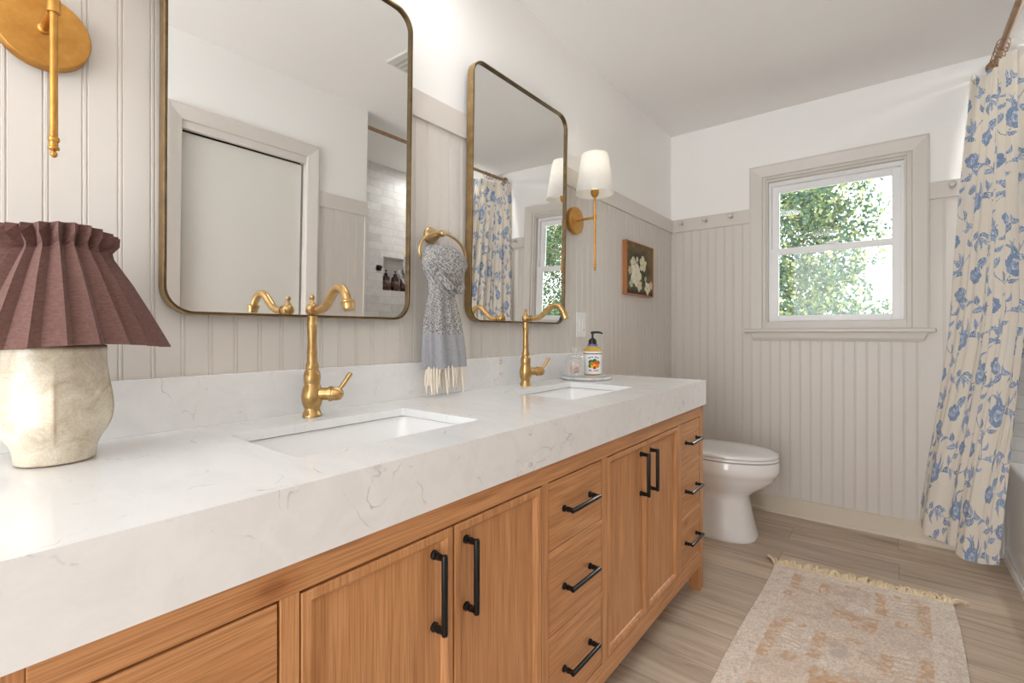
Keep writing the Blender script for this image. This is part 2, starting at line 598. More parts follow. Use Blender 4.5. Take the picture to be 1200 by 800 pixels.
# baseboards with a small stepped cap and a quarter round at the floor
def baseboard(name, fn, a0, a1):
    pr = [(0.008, 0.102), (0.018, 0.102), (0.021, 0.098), (0.021, 0.020), (0.030, 0.014), (0.032, 0.0), (0.008, 0.0)]
    b = MB()
    b.rings([[fn(a0, h, z) for h, z in pr], [fn(a1, h, z) for h, z in pr]], True, True, True, smooth=False)
    return struct(b.build(name, M['greige2'], bevel=0.001))
baseboard('baseboard_back', back, 0.008, 1.585)
baseboard('baseboard_left', left, 2.11, YB - 0.033)
baseboard('baseboard_right', right, 1.462, YA - 0.002)
# door in the right wall (seen in the left mirror)
def casing(b, fn, a0, a1, zb, z1, w, prof):
    for side in range(3):
        pass
    ring = []
    for d, h in prof:
        ring.append([fn(a0 + d, h, zb), fn(a0 + d, h, z1 - d), fn(a1 - d, h, z1 - d), fn(a1 - d, h, zb)])
    n = len(prof)
    for i in range(n - 1):
        p, q = ring[i], ring[i + 1]
        for k in range(3):
            b.add([p[k], p[k + 1], q[k + 1], q[k]], [(0, 1, 2, 3)])
cas_prof = [(0, 0), (0, 0.022), (0.010, 0.024), (0.050, 0.015), (0.066, 0.012), (0.070, 0.008), (0.070, -0.002)]
door = bpy.data.objects.new('door_1', None); COL.objects.link(door); door.location = (X1, 1.08, 0); struct(door)
b = MB(); casing(b, right, 0.712, 1.462, 0, 2.105, 0.07, cas_prof)
b.build('door_casing', M['greige'], door)
b = MB()
b.box(X1 - 0.001, DY0, 0, X1 + 0.030, DY0 + 0.004, DZ).box(X1 - 0.001, DY1 - 0.004, 0, X1 + 0.030, DY1, DZ).box(X1 - 0.001, DY0, DZ - 0.036, X1 + 0.028, DY1, DZ)
b.build('door_jamb', M['greige'], door)
MB().box(X1 + 0.036, DY0 + 0.020, 0.012, X1 + 0.072, DY1 - 0.016, DZ - 0.042).build('door_slab', M['door_paint'], door, bevel=0.002)
MB().box(X1 + 0.080, DY0 - 0.0, 0, X1 + 0.109, DY1, DZ).build('door_backing', M['dark'], door)

# ---------------------------------------------------------------- window
win = bpy.data.objects.new('window_1', None); COL.objects.link(win); win.location = (0.92, YB, 1.11); struct(win)
b = MB(); casing(b, back, 0.501, 1.347, 1.112, 2.112, 0.07, cas_prof)
b.build('casing', M['greige'], win)
b = MB()
b.box(WX0, YB - 0.002, 1.112, WX0 + 0.020, YB + 0.10, WZ1).box(WX1 - 0.020, YB - 0.002, 1.112, WX1, YB + 0.10, WZ1)
b.box(WX0 + 0.020, YB - 0.002, WZ1 - 0.018, WX1 - 0.020, YB + 0.10, WZ1)
b.box(WX0 + 0.020, YB - 0.002, 1.112, WX1 - 0.020, YB + 0.10, 1.156)
b.box(WX0 + 0.020, YB + 0.008, 1.156, WX0 + 0.028, YB + 0.045, WZ1 - 0.018).box(WX1 - 0.030, YB + 0.008, 1.156, WX1 - 0.020, YB + 0.045, WZ1 - 0.018)
b.box(WX0 + 0.028, YB + 0.008, WZ1 - 0.032, WX1 - 0.030, YB + 0.045, WZ1 - 0.018)
b.build('jamb', M['greige'], win, bevel=0.0015)
SX0, SX1 = WX0 + 0.028, WX1 - 0.030
b = MB()   # vinyl tracks
b.box(SX0, YB + 0.045, 1.156, SX0 + 0.014, YB + 0.10, 2.013).box(SX1 - 0.014, YB + 0.045, 1.156, SX1, YB + 0.10, 2.013)
b.box(SX0 + 0.014, YB + 0.045, 1.990, SX1 - 0.014, YB + 0.10, 2.013)
b.build('vinyl_track', M['vinyl'], win, bevel=0.001)
def sash(name, x0, x1, z0, z1, y0, y1, st, top, bot):
    b = MB()
    b.box(x0, y0, z0, x0 + st, y1, z1).box(x1 - st, y0, z0, x1, y1, z1)
    b.box(x0 + st, y0, z0, x1 - st, y1, z0 + bot).box(x0 + st, y0, z1 - top, x1 - st, y1, z1)
    s = b.build(name, M['vinyl'], win, bevel=0.002)
    MB().box(x0 + st - 0.004, (y0 + y1) / 2 - 0.002, z0 + bot - 0.004, x1 - st + 0.004, (y0 + y1) / 2 + 0.002, z1 - top + 0.004).build('pane', M['pane'], s, fix=True).location = (0, 0, 0)
    return s
def sash2(name, *a):
    return sash(name, *a)
sash2('upper_sash', SX0 + 0.010, SX1 - 0.010, 1.575, 1.992, YB + 0.072, YB + 0.096, 0.042, 0.040, 0.030)
lo = sash2('lower_sash', SX0 + 0.002, SX1 - 0.002, 1.157, 1.604, YB + 0.046, YB + 0.070, 0.050, 0.038, 0.036)
b = MB(); b.box(0.90, YB + 0.030, 1.604, 0.95, YB + 0.06, 1.612).cyl((0.925, YB + 0.045, 1.612), (0.925, YB + 0.045, 1.622), 0.010).box(0.918, YB + 0.028, 1.612, 0.955, YB + 0.040, 1.620)
b.build('sash_lock', M['vinyl'], win, bevel=0.001)
b = MB()
b.box(0.474, YB - 0.052, 1.090, 1.372, YB - 0.0, 1.112)
b.build('window_sill', M['greige'], win, bevel=0.006, seg=3)
b = MB()
pr = [(0.009, 1.090), (0.034, 1.090), (0.030, 1.058), (0.022, 1.042), (0.009, 1.042)]
rs = [[(0.507 if z > 1.06 else 0.522, YB - h, z) for h, z in pr], [(1.341 if z > 1.06 else 1.326, YB - h, z) for h, z in pr]]
b.rings(rs, True, True, True, smooth=False)
b.build('sill_apron', M['greige'], win, bevel=0.001)

# ---------------------------------------------------------------- double vanity
XF = 0.562
van = thing('vanity', 'long oak double vanity with doors, drawers and black pulls under the white counter', 'vanity', (0.29, 1.06, 0))
ZT, ZD1, ZD0, ZB = 0.783, 0.737, 0.165, 0.108
for y0 in (0.022, 2.080):
    MB().box(0.012, y0, ZB, XF - 0.047, y0 + 0.018, ZT).build('side_panel', M['wood_v'], van)
MB().box(0.012, 0.040, ZB, XF - 0.0225, 2.080, ZB + 0.018).build('bottom_panel', M['wood_h'], van)
MB().box(0.012, 0.040, ZB + 0.018, 0.020, 2.080, ZT).build('back_panel', M['wood_h'], van)
MB().box(XF - 0.022, 0.064, ZD1, XF, 2.056, ZT).build('top_rail', M['wood_h'], van, bevel=0.0012)
MB().box(XF - 0.022, 0.064, ZB, XF, 2.056, ZD0 - 0.002).build('bottom_rail', M['wood_h'], van, bevel=0.0012)
for y0, y1 in ((0.299, 0.325), (0.897, 0.925), (1.191, 1.221), (1.790, 1.834)):
    MB().box(XF - 0.022, y0, ZD0 - 0.002, XF, y1, ZD1).build('stile', M['wood_v'], van, bevel=0.0012)
for y0, y1 in ((0.020, 0.064), (2.056, 2.100)):
    MB().box(XF - 0.046, y0, 0, XF, y1, ZT).build('leg', M['wood_v'], van, bevel=0.0015)
    MB().box(0.012, y0, 0, 0.058, y1, ZB).build('leg', M['wood_v'], van, bevel=0.0015)
def pull(b, p, q):
    """bar pull between feet p and q on the face x = const"""
    p, q = Vector(p), Vector(q)
    d = (q - p).normalized()
    for e in (p, q):
        b.lathe([(0.0085, 0), (0.0085, 0.004), (0.0060, 0.006), (0.0060, 0.010), (0.0068, 0.011), (0.0068, 0.015), (0.0058, 0.016), (0.0058, 0.026)], e, (1, 0, 0), 16)
    o = Vector((0.028, 0, 0))
    b.tube([p + o - d * 0.006, p + o, q + o, q + o + d * 0.006], [0.0052, 0.0060, 0.0060, 0.0052], 12)
def drawer(y0, y1, z0, z1):
    d = MB().box(XF - 0.022, y0 + 0.003, z0, XF - 0.0015, y1 - 0.003, z1).build('drawer', M['wood_h'], van, bevel=0.0015)
    b = MB(); yc, zc = (y0 + y1) / 2 - (0.035 if y0 < 0.1 else 0), (z0 + z1) / 2
    pull(b, (XF - 0.0015, yc - 0.064, zc + 0.004), (XF - 0.0015, yc + 0.064, zc + 0.004))
    b.build('handle', M['black'], d)
ZS = ((0.572, ZD1 - 0.004), (0.370, 0.553), (0.167, 0.351))
for y0, y1 in ((0.064, 0.299), (0.925, 1.191), (1.834, 2.056)):
    for z0, z1 in ZS:
        drawer(y0, y1, z0, z1)
    for z0, z1 in ((0.5545, 0.5705), (0.3525, 0.3685)):
        MB().box(XF - 0.022, y0, z0, XF, y1, z1).build('divider_rail', M['wood_h'], van, bevel=0.001)
def cab_door(y0, y1, hy):
    z0, z1 = ZD0 + 0.002, ZD1 - 0.004
    y0 += 0.002; y1 -= 0.002
    d = MB().box(XF - 0.022, y0 + 0.004, z0 + 0.004, XF - 0.008, y1 - 0.004, z1 - 0.004).build('door', M['wood_v'], van)
    b = MB()
    prof = [(0, -0.022), (0, 0.0), (0.002, 0.001), (0.014, 0.001), (0.020, -0.004), (0.023, -0.0085)]
    ring = [[(XF + h, y0 + e, z0 + e), (XF + h, y1 - e, z0 + e), (XF + h, y1 - e, z1 - e), (XF + h, y0 + e, z1 - e)] for e, h in prof]
    b.rings(ring, False, False, True, smooth=False)
    b.build('door_moulding', M['wood_v'], d)
    b = MB(); pull(b, (XF - 0.008, hy, 0.566), (XF - 0.008, hy, 0.694))
    b.build('handle', M['black'], d)
cab_door(0.325, 0.615, 0.574)
cab_door(0.615, 0.897, 0.656)
cab_door(1.221, 1.505, 1.468)
cab_door(1.505, 1.790, 1.542)

# ---------------------------------------------------------------- countertop with two sink cut-outs
CZ, CXF, CY0, CY1 = 0.885, 0.5726, 0.0, 2.105
top = thing('countertop', 'thick white quartz countertop with grey veins on the oak vanity', 'countertop', (0.29, 1.05, CZ - 0.10))
SINKS = [(0.300, 0.603), (0.300, 1.455)]
SHX, SHY = 0.140, 0.2175
bm = bmesh.new()
def loop(pts, z):
    vs = [bm.verts.new((x, y, z)) for x, y in pts]
    return [bm.edges.new((vs[i], vs[(i + 1) % len(vs)])) for i in range(len(vs))]
outer = [(0.008, CY0), (CXF, CY0), (CXF, CY1), (0.008, CY1)]
holes = [rrect(sx, sy, SHX, SHY, 0.012, 4) for sx, sy in SINKS]
edges = []
for lp in [outer] + holes:
    edges += loop(lp, CZ)
bmesh.ops.triangle_fill(bm, use_beauty=True, use_dissolve=False, edges=edges)
me = bpy.data.meshes.new('slab')
bm.to_mesh(me); bm.free()
b = MB()
vs = [v.co.copy() for v in me.vertices]
fs = [list(p.vertices) for p in me.polygons]
b.add(vs, fs)
b.add([(v.x, v.y, CZ - 0.02) for v in vs], fs)
for lp in [outer] + holes:
    n = len(lp)
    b.add([(x, y, CZ) for x, y in lp] + [(x, y, CZ - 0.02) for x, y in lp], [(i, (i + 1) % n, n + (i + 1) % n, n + i) for i in range(n)])
bpy.data.meshes.remove(me)
b.box(CXF - 0.020, CY0, ZT, CXF, CY1, CZ - 0.0199).box(0.008, CY1 - 0.020, ZT, CXF - 0.0199, CY1, CZ - 0.0199).box(0.008, CY0, ZT, CXF - 0.0199, CY0 + 0.02, CZ - 0.0199)
bm2 = b.build('slab', M['quartz'], top)
MB().box(0.0085, CY0, CZ, 0.0265, CY1, 0.995).build('backsplash', M['quartz'], top, bevel=0.001)

def make_sink(cx, cy, label):
    t = thing('sink', label, 'sink', (cx, cy, 0.72))
    b = MB()
    z0 = CZ - 0.0228
    spec = [(0.030, z0 - 0.012, 0.02), (0.030, z0, 0.02), (0.007, z0, 0.02), (0.004, z0 - 0.006, 0.022), (-0.010, z0 - 0.085, 0.035), (-0.018, z0 - 0.108, 0.045), (-0.040, z0 - 0.122, 0.05), (-0.085, z0 - 0.128, 0.04)]
    rs = [[(x, y, z) for x, y in rrect(cx, cy, SHX + e, SHY + e, r, 6)] for e, z, r in spec]
    b.rings(rs, False, True)
    spec2 = [(0.030, z0 - 0.012, 0.02), (0.012, z0 - 0.02, 0.03), (0.0, z0 - 0.10, 0.04), (-0.03, z0 - 0.134, 0.05)]
    b.rings([[(x, y, z) for x, y in rrect(cx, cy, SHX + e, SHY + e, r, 6)] for e, z, r in spec2], False, True)
    b.build('basin', M['porcelain'], t, angle=50)
    d = MB(); d.lathe([(0.026, 0), (0.026, 0.003), (0.022, 0.004), (0.018, 0.002), (0.017, 0.006), (0.004, 0.008)], (cx, cy, z0 - 0.128), (0, 0, 1), 24)
    d.build('drain', M['brass'], t)
    return t
make_sink(*SINKS[0], 'rectangular white sink set into the counter in front of the nearer brass faucet')
make_sink(*SINKS[1], 'rectangular white sink set into the counter near the soap tray')

# ---------------------------------------------------------------- brass faucets
def make_faucet(x, y, swing, label):
    CZF = CZ + 0.0004
    t = thing('faucet', label, 'faucet', (x, y, CZF), 'brass faucets on the counter')
    q = Matrix.Rotation(swing, 4, 'Z')
    at = lambda p: Vector((x, y, CZF)) + q @ Vector(p)
    b = MB()
    b.lathe([(0.0225, 0), (0.0225, 0.004), (0.0215, 0.006), (0.0180, 0.016), (0.0175, 0.020), (0.0195, 0.023), (0.0225, 0.032), (0.0245, 0.046), (0.0240, 0.056), (0.0215, 0.068), (0.0185, 0.077), (0.0182, 0.080), (0.0190, 0.083),
             (0.0197, 0.092), (0.0193, 0.101), (0.0165, 0.110), (0.0142, 0.113), (0.0150, 0.115), (0.0150, 0.124), (0.0140, 0.127)], at((0, 0, 0)), (0, 0, 1), 32)
    b.build('body', M['brass'], t)
    b = MB()
    b.lathe([(0.0128, 0.127), (0.0118, 0.132), (0.0112, 0.150), (0.0122, 0.153), (0.0122, 0.156), (0.0110, 0.160), (0.0106, 0.176), (0.0100, 0.182), (0.0106, 0.190), (0.0112, 0.206), (0.0112, 0.216), (0.0122, 0.218), (0.0122, 0.222), (0.0112, 0.225), (0.0112, 0.236), (0.0120, 0.237), (0.0120, 0.2425)], at((0, 0, 0)), (0, 0, 1), 28)
    b.build('column', M['brass'], t)
    b = MB()
    b.ball(at((0, 0, 0.258)), 0.0150, 24, 12, 1.05)
    b.cyl(at((0.008, 0, 0.258)), at((0.022, 0, 0.257)), 0.0105, 20).cyl(at((0.022, 0, 0.257)), at((0.026, 0, 0.257)), 0.0122, 20)
    path = catmull([at(p) for p in ((0.020, 0, 0.2575), (0.045, 0, 0.257), (0.068, 0, 0.263), (0.090, 0, 0.279), (0.110, 0, 0.295), (0.130, 0, 0.302), (0.150, 0, 0.297), (0.164, 0, 0.283), (0.172, 0, 0.268))], 6)
    n = len(path)
    b.tube(path, [0.0092 + 0.0010 * math.sin(PI * i / n) for i in range(n)], 16)
    b.build('spout', M['brass'], t)
    b = MB()
    d = (at((0.176, 0, 0.256)) - at((0.171, 0, 0.272)))
    b.lathe([(0.0098, 0), (0.0130, 0.003), (0.0150, 0.004), (0.0150, 0.008), (0.0128, 0.010), (0.0125, 0.022), (0.0110, 0.023)], at((0.1705, 0, 0.274)), d, 24)
    b.build('spout_tip', M['brass'], t)
    b = MB()
    b.lathe([(0.0080, 0), (0.0070, 0.004), (0.0038, 0.007), (0.0036, 0.011), (0.0058, 0.014), (0.0060, 0.018), (0.0040, 0.022), (0.0010, 0.023)], at((0, 0, 0.271)), (0, 0, 1), 18)
    b.build('finial', M['brass'], t)
    a = Vector((0.72, 0.69, 0))
    s = Vector((x, y, CZ + 0.054))
    b = MB()
    b.lathe([(0.0150, 0.012), (0.0150, 0.040), (0.0185, 0.041), (0.0185, 0.047), (0.0165, 0.048), (0.0165, 0.060), (0.0140, 0.068), (0.0070, 0.073), (0.0010, 0.0745)], s, a, 26)
    b.build('valve', M['brass'], t)
    b = MB()
    e = s + a * 0.062
    b.tube([e + Vector((0, 0, 0.008)), e + a * 0.010 + Vector((0, 0, 0.020)), e + a * 0.026 + Vector((0, 0, 0.044)), e + a * 0.030 + Vector((0, 0, 0.050))], [0.0042, 0.0052, 0.0058, 0.0050], 12)
    b.build('lever_handle', M['brass'], t)
    return t
make_faucet(0.09, 0.601, math.radians(-4), 'antique brass faucet with a curved spout, nearer the table lamp')
make_faucet(0.09, 1.465, math.radians(2), 'antique brass faucet with a curved spout, beside the soap tray')

# ---------------------------------------------------------------- mirrors
def make_mirror(yc, w, label):
    h = 0.928
    t = thing('mirror', label, 'mirror', (0.0105, yc, 1.126), 'rounded brass framed mirrors')
    base = Vector((0.0105, yc, 1.126))
    def ring(e, x):
        return [base + Vector((x, py, pz)) for py, pz in rrect(0, h / 2, w / 2 - e, h / 2 - e, max(0.058 - e, 0.01), 10)]
    b = MB()
    b.rings([ring(0.0, 0.0), ring(0.0, 0.026), ring(0.0, 0.0275), ring(0.002, 0.0278), ring(0.002, 0.0)], False, False, True, smooth=True)
    b.build('frame', M['brass_frame'], t, angle=30)
    b = MB()
    b.rings([ring(0.0021, 0.012), ring(0.0021, 0.0274), ring(0.0028, 0.0280), ring(0.0066, 0.0280), ring(0.0072, 0.0272), ring(0.0072, 0.012)], False, False, True, smooth=True)
    tag(b.build('frame_lip', M['dark_bronze'], t, angle=30), 'dark bronze front lip')
    b = MB(); rr = ring(0.0055, 0.0195)
    b.add(rr, [list(range(len(rr)))])
    rr2 = ring(0.0055, 0.004)
    b.rings([rr2, rr], True, False, True, smooth=False)
    b.build('mirror_glass', M['mirror'], t)
    t.rotation_euler = (0, math.radians(1.05), 0)
    return t
make_mirror(0.6275, 0.632, 'large rounded brass mirror above the nearer sink, reflecting a grey door')
make_mirror(1.519, 0.618, 'large rounded brass mirror above the farther sink, reflecting the floral curtain')

# ---------------------------------------------------------------- wall sconces
m = NT('white_linen_shade')
c = m.ramp(m.noise(m.coords((300, 300, 60)), 1, 2), [(0.3, rgb(240, 238, 233)), (0.7, rgb(248, 246, 242))])
m.base(c); m.set(Roughness=0.9)
tl = m.n('ShaderNodeBsdfTranslucent'); m.l(c, tl.inputs['Color'])
mx = m.n('ShaderNodeMixShader'); mx.inputs[0].default_value = 0.45
m.l(m.b.outputs[0], mx.inputs[1]); m.l(tl.outputs[0], mx.inputs[2]); m.l(mx.outputs[0], m.t.nodes['Material Output'].inputs['Surface'])
M['linen'] = m.m
m = NT('lit_bulb')
m.base(m.ramp(m.noise(m.coords(), 5, 1), [(0, (1, 1, 1, 1)), (1, (1, 0.98, 0.95, 1))]))
m.b.inputs['Emission Color'].default_value = (1, 0.9, 0.75, 1)
m.b.inputs['Emission Strength'].default_value = 0.8
M['bulb'] = m.m
def make_sconce(y, label):
    z, xs = 1.618, 0.124
    t = thing('wall_sconce', label, 'wall sconce', (0.008, y, z), 'brass wall sconces')
    b = MB(); b.lathe([(0.064, 0), (0.064, 0.019), (0.062, 0.022), (0.055, 0.0228), (0.002, 0.0230)], (0.008, y, z), (1, 0, 0), 40)
    b.build('backplate', M['brass_warm'], t)
    b = MB()
    b.lathe([(0.0095, 0), (0.0085, 0.004), (0.0055, 0.006), (0.0055, 0.09)], (0.030, y, z), (1, 0, 0), 16)
    b.lathe([(0.0085, -0.011), (0.0085, 0.011)], (xs, y, z), (0, 0, 1), 18)
    b.build('arm', M['brass_warm'], t)
    b = MB(); b.lathe([(0.0052, -0.214), (0.0052, 0.098)], (xs, y, z), (0, 0, 1), 18)
    b.build('stem', M['brass_warm'], t)
    b = MB(); b.lathe([(0.0015, -0.246), (0.0045, -0.243), (0.0048, -0.239), (0.0025, -0.235), (0.0070, -0.233), (0.0070, -0.229), (0.0056, -0.228), (0.0056, -0.221), (0.0072, -0.219), (0.0072, -0.214), (0.0052, -0.212)], (xs, y, z), (0, 0, 1), 18)
    b.build('finial', M['brass_warm'], t)
    b = MB(); b.lathe([(0.0052, 0.090), (0.0110, 0.096), (0.0165, 0.102), (0.0165, 0.108), (0.0190, 0.110), (0.0190, 0.124), (0.0150, 0.125)], (xs, y, z), (0, 0, 1), 22)
    b.build('socket_cup', M['brass_warm'], t)
    b = MB(); b.lathe([(0.010, 0.125), (0.012, 0.135), (0.020, 0.165), (0.023, 0.180), (0.018, 0.197), (0.004, 0.205)], (xs, y, z), (0, 0, 1), 18)
    b.build('bulb', M['bulb'], t)
    add_light('sconce_bulb_light', 'POINT', (xs, y, z + 0.235), (0, 0, 0), 0.25, (1.0, 0.95, 0.88), shadow_soft_size=0.03).parent = None
    b = MB(); b.lathe([(0.0875, 0.108), (0.0880, 0.110), (0.0600, 0.288), (0.0590, 0.289), (0.0585, 0.288), (0.0862, 0.110), (0.0875, 0.108)], (xs, y, z), (0, 0, 1), 48, False, False)
    for k in range(3):
        a = 2 * PI * k / 3
        b.cyl((xs + 0.016 * math.cos(a), y + 0.016 * math.sin(a), z + 0.126), (xs + 0.0845 * math.cos(a), y + 0.0845 * math.sin(a), z + 0.128), 0.0012, 6)
    b.build('lamp_shade', M['linen'], t)
    return t
make_sconce(1.950, 'brass wall sconce with a white cone shade, right of the farther mirror')
make_sconce(0.141, 'brass wall sconce with a round backplate, left of the nearer mirror')

# ---------------------------------------------------------------- table lamp
LX, LY, LS = 0.154, 0.140, 1.05
m = NT('crackled_cream_glaze')
v = m.coords()
c = m.ramp(m.noise(v, 26, 6, 0.7, 0.8), [(0.30, rgb(184, 170, 146)), (0.5, rgb(212, 202, 182)), (0.7, rgb(226, 218, 203))])
vo = m.n('ShaderNodeTexVoronoi', feature='DISTANCE_TO_EDGE'); vo.inputs['Scale'].default_value = 190; m.l(v, vo.inputs['Vector'])
c = m.mix(0.35, c, m.ramp(vo.outputs['Distance'], [(0.0, (0.72, 0.64, 0.52, 1)), (0.12, (1, 1, 1, 1))]), 'MULTIPLY')
sp = m.n('ShaderNodeSeparateXYZ'); m.l(v, sp.inputs[0])
rim = m.ramp(sp.outputs['Z'], [(0.173, (1, 1, 1, 1)), (0.1815, (0.28, 0.20, 0.14, 1))])
c = m.mix(1.0, c, rim, 'MULTIPLY')
ft = m.ramp(sp.outputs['Z'], [(0.0015, (0.45, 0.32, 0.22, 1)), (0.0035, (1, 1, 1, 1))])
c = m.mix(1.0, c, ft, 'MULTIPLY')
at = m.n('ShaderNodeVertexColor', layer_name='pattern')
c = m.mix(1.0, c, at.outputs['Color'], 'MULTIPLY')
m.base(c); m.set(Roughness=0.24)
m.b.inputs['Coat Weight'].default_value = 0.15
m.b.inputs['Coat Roughness'].default_value = 0.05
m.bump(m.noise(v, 60, 3), 0.12, 0.001)
M['glaze'] = m.m
lamp = thing('table_lamp', 'crackled cream ceramic table lamp with a pleated brown shade', 'table lamp', (LX, LY, CZ + 0.0004))
prof = [(0.040, 0.0), (0.0455, 0.002), (0.0465, 0.010), (0.0480, 0.022), (0.0520, 0.032), (0.0600, 0.045), (0.0665, 0.060), (0.0695, 0.078), (0.0690, 0.096), (0.0660, 0.118), (0.0620, 0.140), (0.0595, 0.155), (0.0588, 0.168), (0.0592, 0.178), (0.0580, 0.182), (0.0540, 0.183), (0.0200, 0.183)]
cp = catmull([(r, 0, z) for r, z in prof[:14]], 4)
prof2 = [(p.x, p.z) for p in cp] + prof[14:]
seg = 160
rs = []; cols = []
for r, z in prof2:
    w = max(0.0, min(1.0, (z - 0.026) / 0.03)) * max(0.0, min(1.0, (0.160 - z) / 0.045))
    row = []
    for k in range(seg):
        a = 2 * PI * k / seg
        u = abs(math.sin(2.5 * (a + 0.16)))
        rr = r * LS * (1 - 0.085 * w * (u ** 0.7))
        row.append((LX + rr * math.cos(a), LY + rr * math.sin(a), CZ + 0.0004 + z))
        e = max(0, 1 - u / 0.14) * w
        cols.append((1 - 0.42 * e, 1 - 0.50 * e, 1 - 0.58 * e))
    rs.append(row)
b = MB(); b.rings(rs, True, True)
o = b.build('lamp_base', M['glaze'], lamp, angle=60)
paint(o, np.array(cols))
b = MB(); b.cyl((LX, LY, CZ + 0.182), (LX, LY, CZ + 0.215), 0.010).cyl((LX, LY, CZ + 0.2), (LX, LY, CZ + 0.245), 0.015)
b.build('socket', M['brass_dull'], lamp)
m = NT('brown_pleated_cotton')
c = m.ramp(m.noise(m.coords((150, 150, 320)), 1, 3), [(0.3, rgb(98, 71, 66)), (0.7, rgb(116, 86, 79))])
m.base(c); m.set(Roughness=0.9)
m.b.inputs['Sheen Weight'].default_value = 0.08
m.b.inputs['Specular IOR Level'].default_value = 0.2
m.bump(m.noise(m.coords((900, 900, 900)), 1, 2), 0.25, 0.001)
M['pleat'] = m.m
NPL = 25
def shade_ring(r, d, z, skew, amp_z=0.0, seed=0):
    rnd = random.Random(3)
    row = []
    for k in range(NPL * 2):
        jit = rnd.uniform(-0.25, 0.25) * PI / NPL
        a = PI * k / NPL + jit * 0.6 + (skew if k % 2 else 0)
        rr = r + (d if k % 2 else -d)
        zz = z + (amp_z if k % 2 else -amp_z) + 0.004 * math.sin(a * 3 + 1)
        row.append((LX + rr * math.cos(a), LY + rr * math.sin(a), CZ + zz))
    return row
b = MB()
b.rings([shade_ring(0.143, 0.0052, 0.182, 0.05), shade_ring(0.118, 0.0054, 0.232, 0.045), shade_ring(0.090, 0.0052, 0.286, 0.035), shade_ring(0.0655, 0.0042, 0.328, 0.025),
         shade_ring(0.0615, 0.0062, 0.335, 0.015, 0.003), shade_ring(0.0680, 0.0088, 0.350, 0.0, 0.000), shade_ring(0.0725, 0.0050, 0.364, 0.0, 0.000)], False, False, True, smooth=False)
o = b.build('lamp_shade', M['pleat'], lamp, solid=0.0016)
b = MB()
b.tube([(LX + 0.052 * math.cos(2 * PI * k / 32), LY + 0.052 * math.sin(2 * PI * k / 32), CZ + 0.334) for k in range(32)], 0.0015, 6, True)
for k in range(3):
    a = 2 * PI * k / 3
    b.cyl((LX, LY, CZ + 0.240), (LX + 0.052 * math.cos(a), LY + 0.052 * math.sin(a), CZ + 0.334), 0.0014, 6)
b.build('shade_carrier', M['brass_dull'], lamp)

# ---------------------------------------------------------------- towel ring and towel
RY, RX = 1.058, 0.066
tr = thing('towel_ring', 'champagne brass towel ring on the beadboard between the mirrors', 'towel ring', (0.008, RY, 1.405))
b = MB(); b.lathe([(0.0275, 0), (0.0275, 0.006), (0.0250, 0.008), (0.0200, 0.020), (0.0140, 0.034), (0.0110, 0.040), (0.0085, 0.042), (0.0085, 0.050), (0.0105, 0.052), (0.0105, 0.064), (0.0085, 0.067), (0.001, 0.068)], (0.008, RY - 0.006, 1.405), (1, 0, 0), 28)
b.build('rosette', M['brass_dull'], tr)
b = MB(); b.tube([(RX, RY + 0.100 * math.sin(2 * PI * k / 56), 1.340 + 0.066 * math.cos(2 * PI * k / 56)) for k in range(56)], 0.0046, 12, True)
b.build('ring', M['brass_dull'], tr)
# towel: sections (z, y centre, half width y, half depth x, x centre, fold amplitude)
TS = [(1.366, 1.052, 0.020, 0.006, 0.072, 0.0), (1.362, 1.052, 0.048, 0.017, 0.073, 0.0), (1.350, 1.053, 0.074, 0.027, 0.075, 0.04), (1.330, 1.054, 0.090, 0.033, 0.077, 0.05), (1.305, 1.054, 0.092, 0.035, 0.078, 0.06), (1.280, 1.052, 0.084, 0.034, 0.078, 0.06),
      (1.255, 1.048, 0.069, 0.031, 0.077, 0.07), (1.232, 1.044, 0.057, 0.029, 0.076, 0.09), (1.214, 1.042, 0.053, 0.028, 0.075, 0.13), (1.198, 1.043, 0.052, 0.024, 0.074, 0.17), (1.165, 1.046, 0.059, 0.022, 0.073, 0.20), (1.120, 1.052, 0.070, 0.022, 0.072, 0.22), (1.07, 1.058, 0.077, 0.022, 0.072, 0.24), (1.02, 1.063, 0.082, 0.022, 0.071, 0.25), (0.976, 1.066, 0.084, 0.022, 0.070, 0.26)]
zs = np.array([s[0] for s in TS])[::-1]
def ts(z, i):
    return float(np.interp(z, zs, np.array([s[i] for s in TS])[::-1]))
NZ, NA = 150, 200
rs = []; cols = []
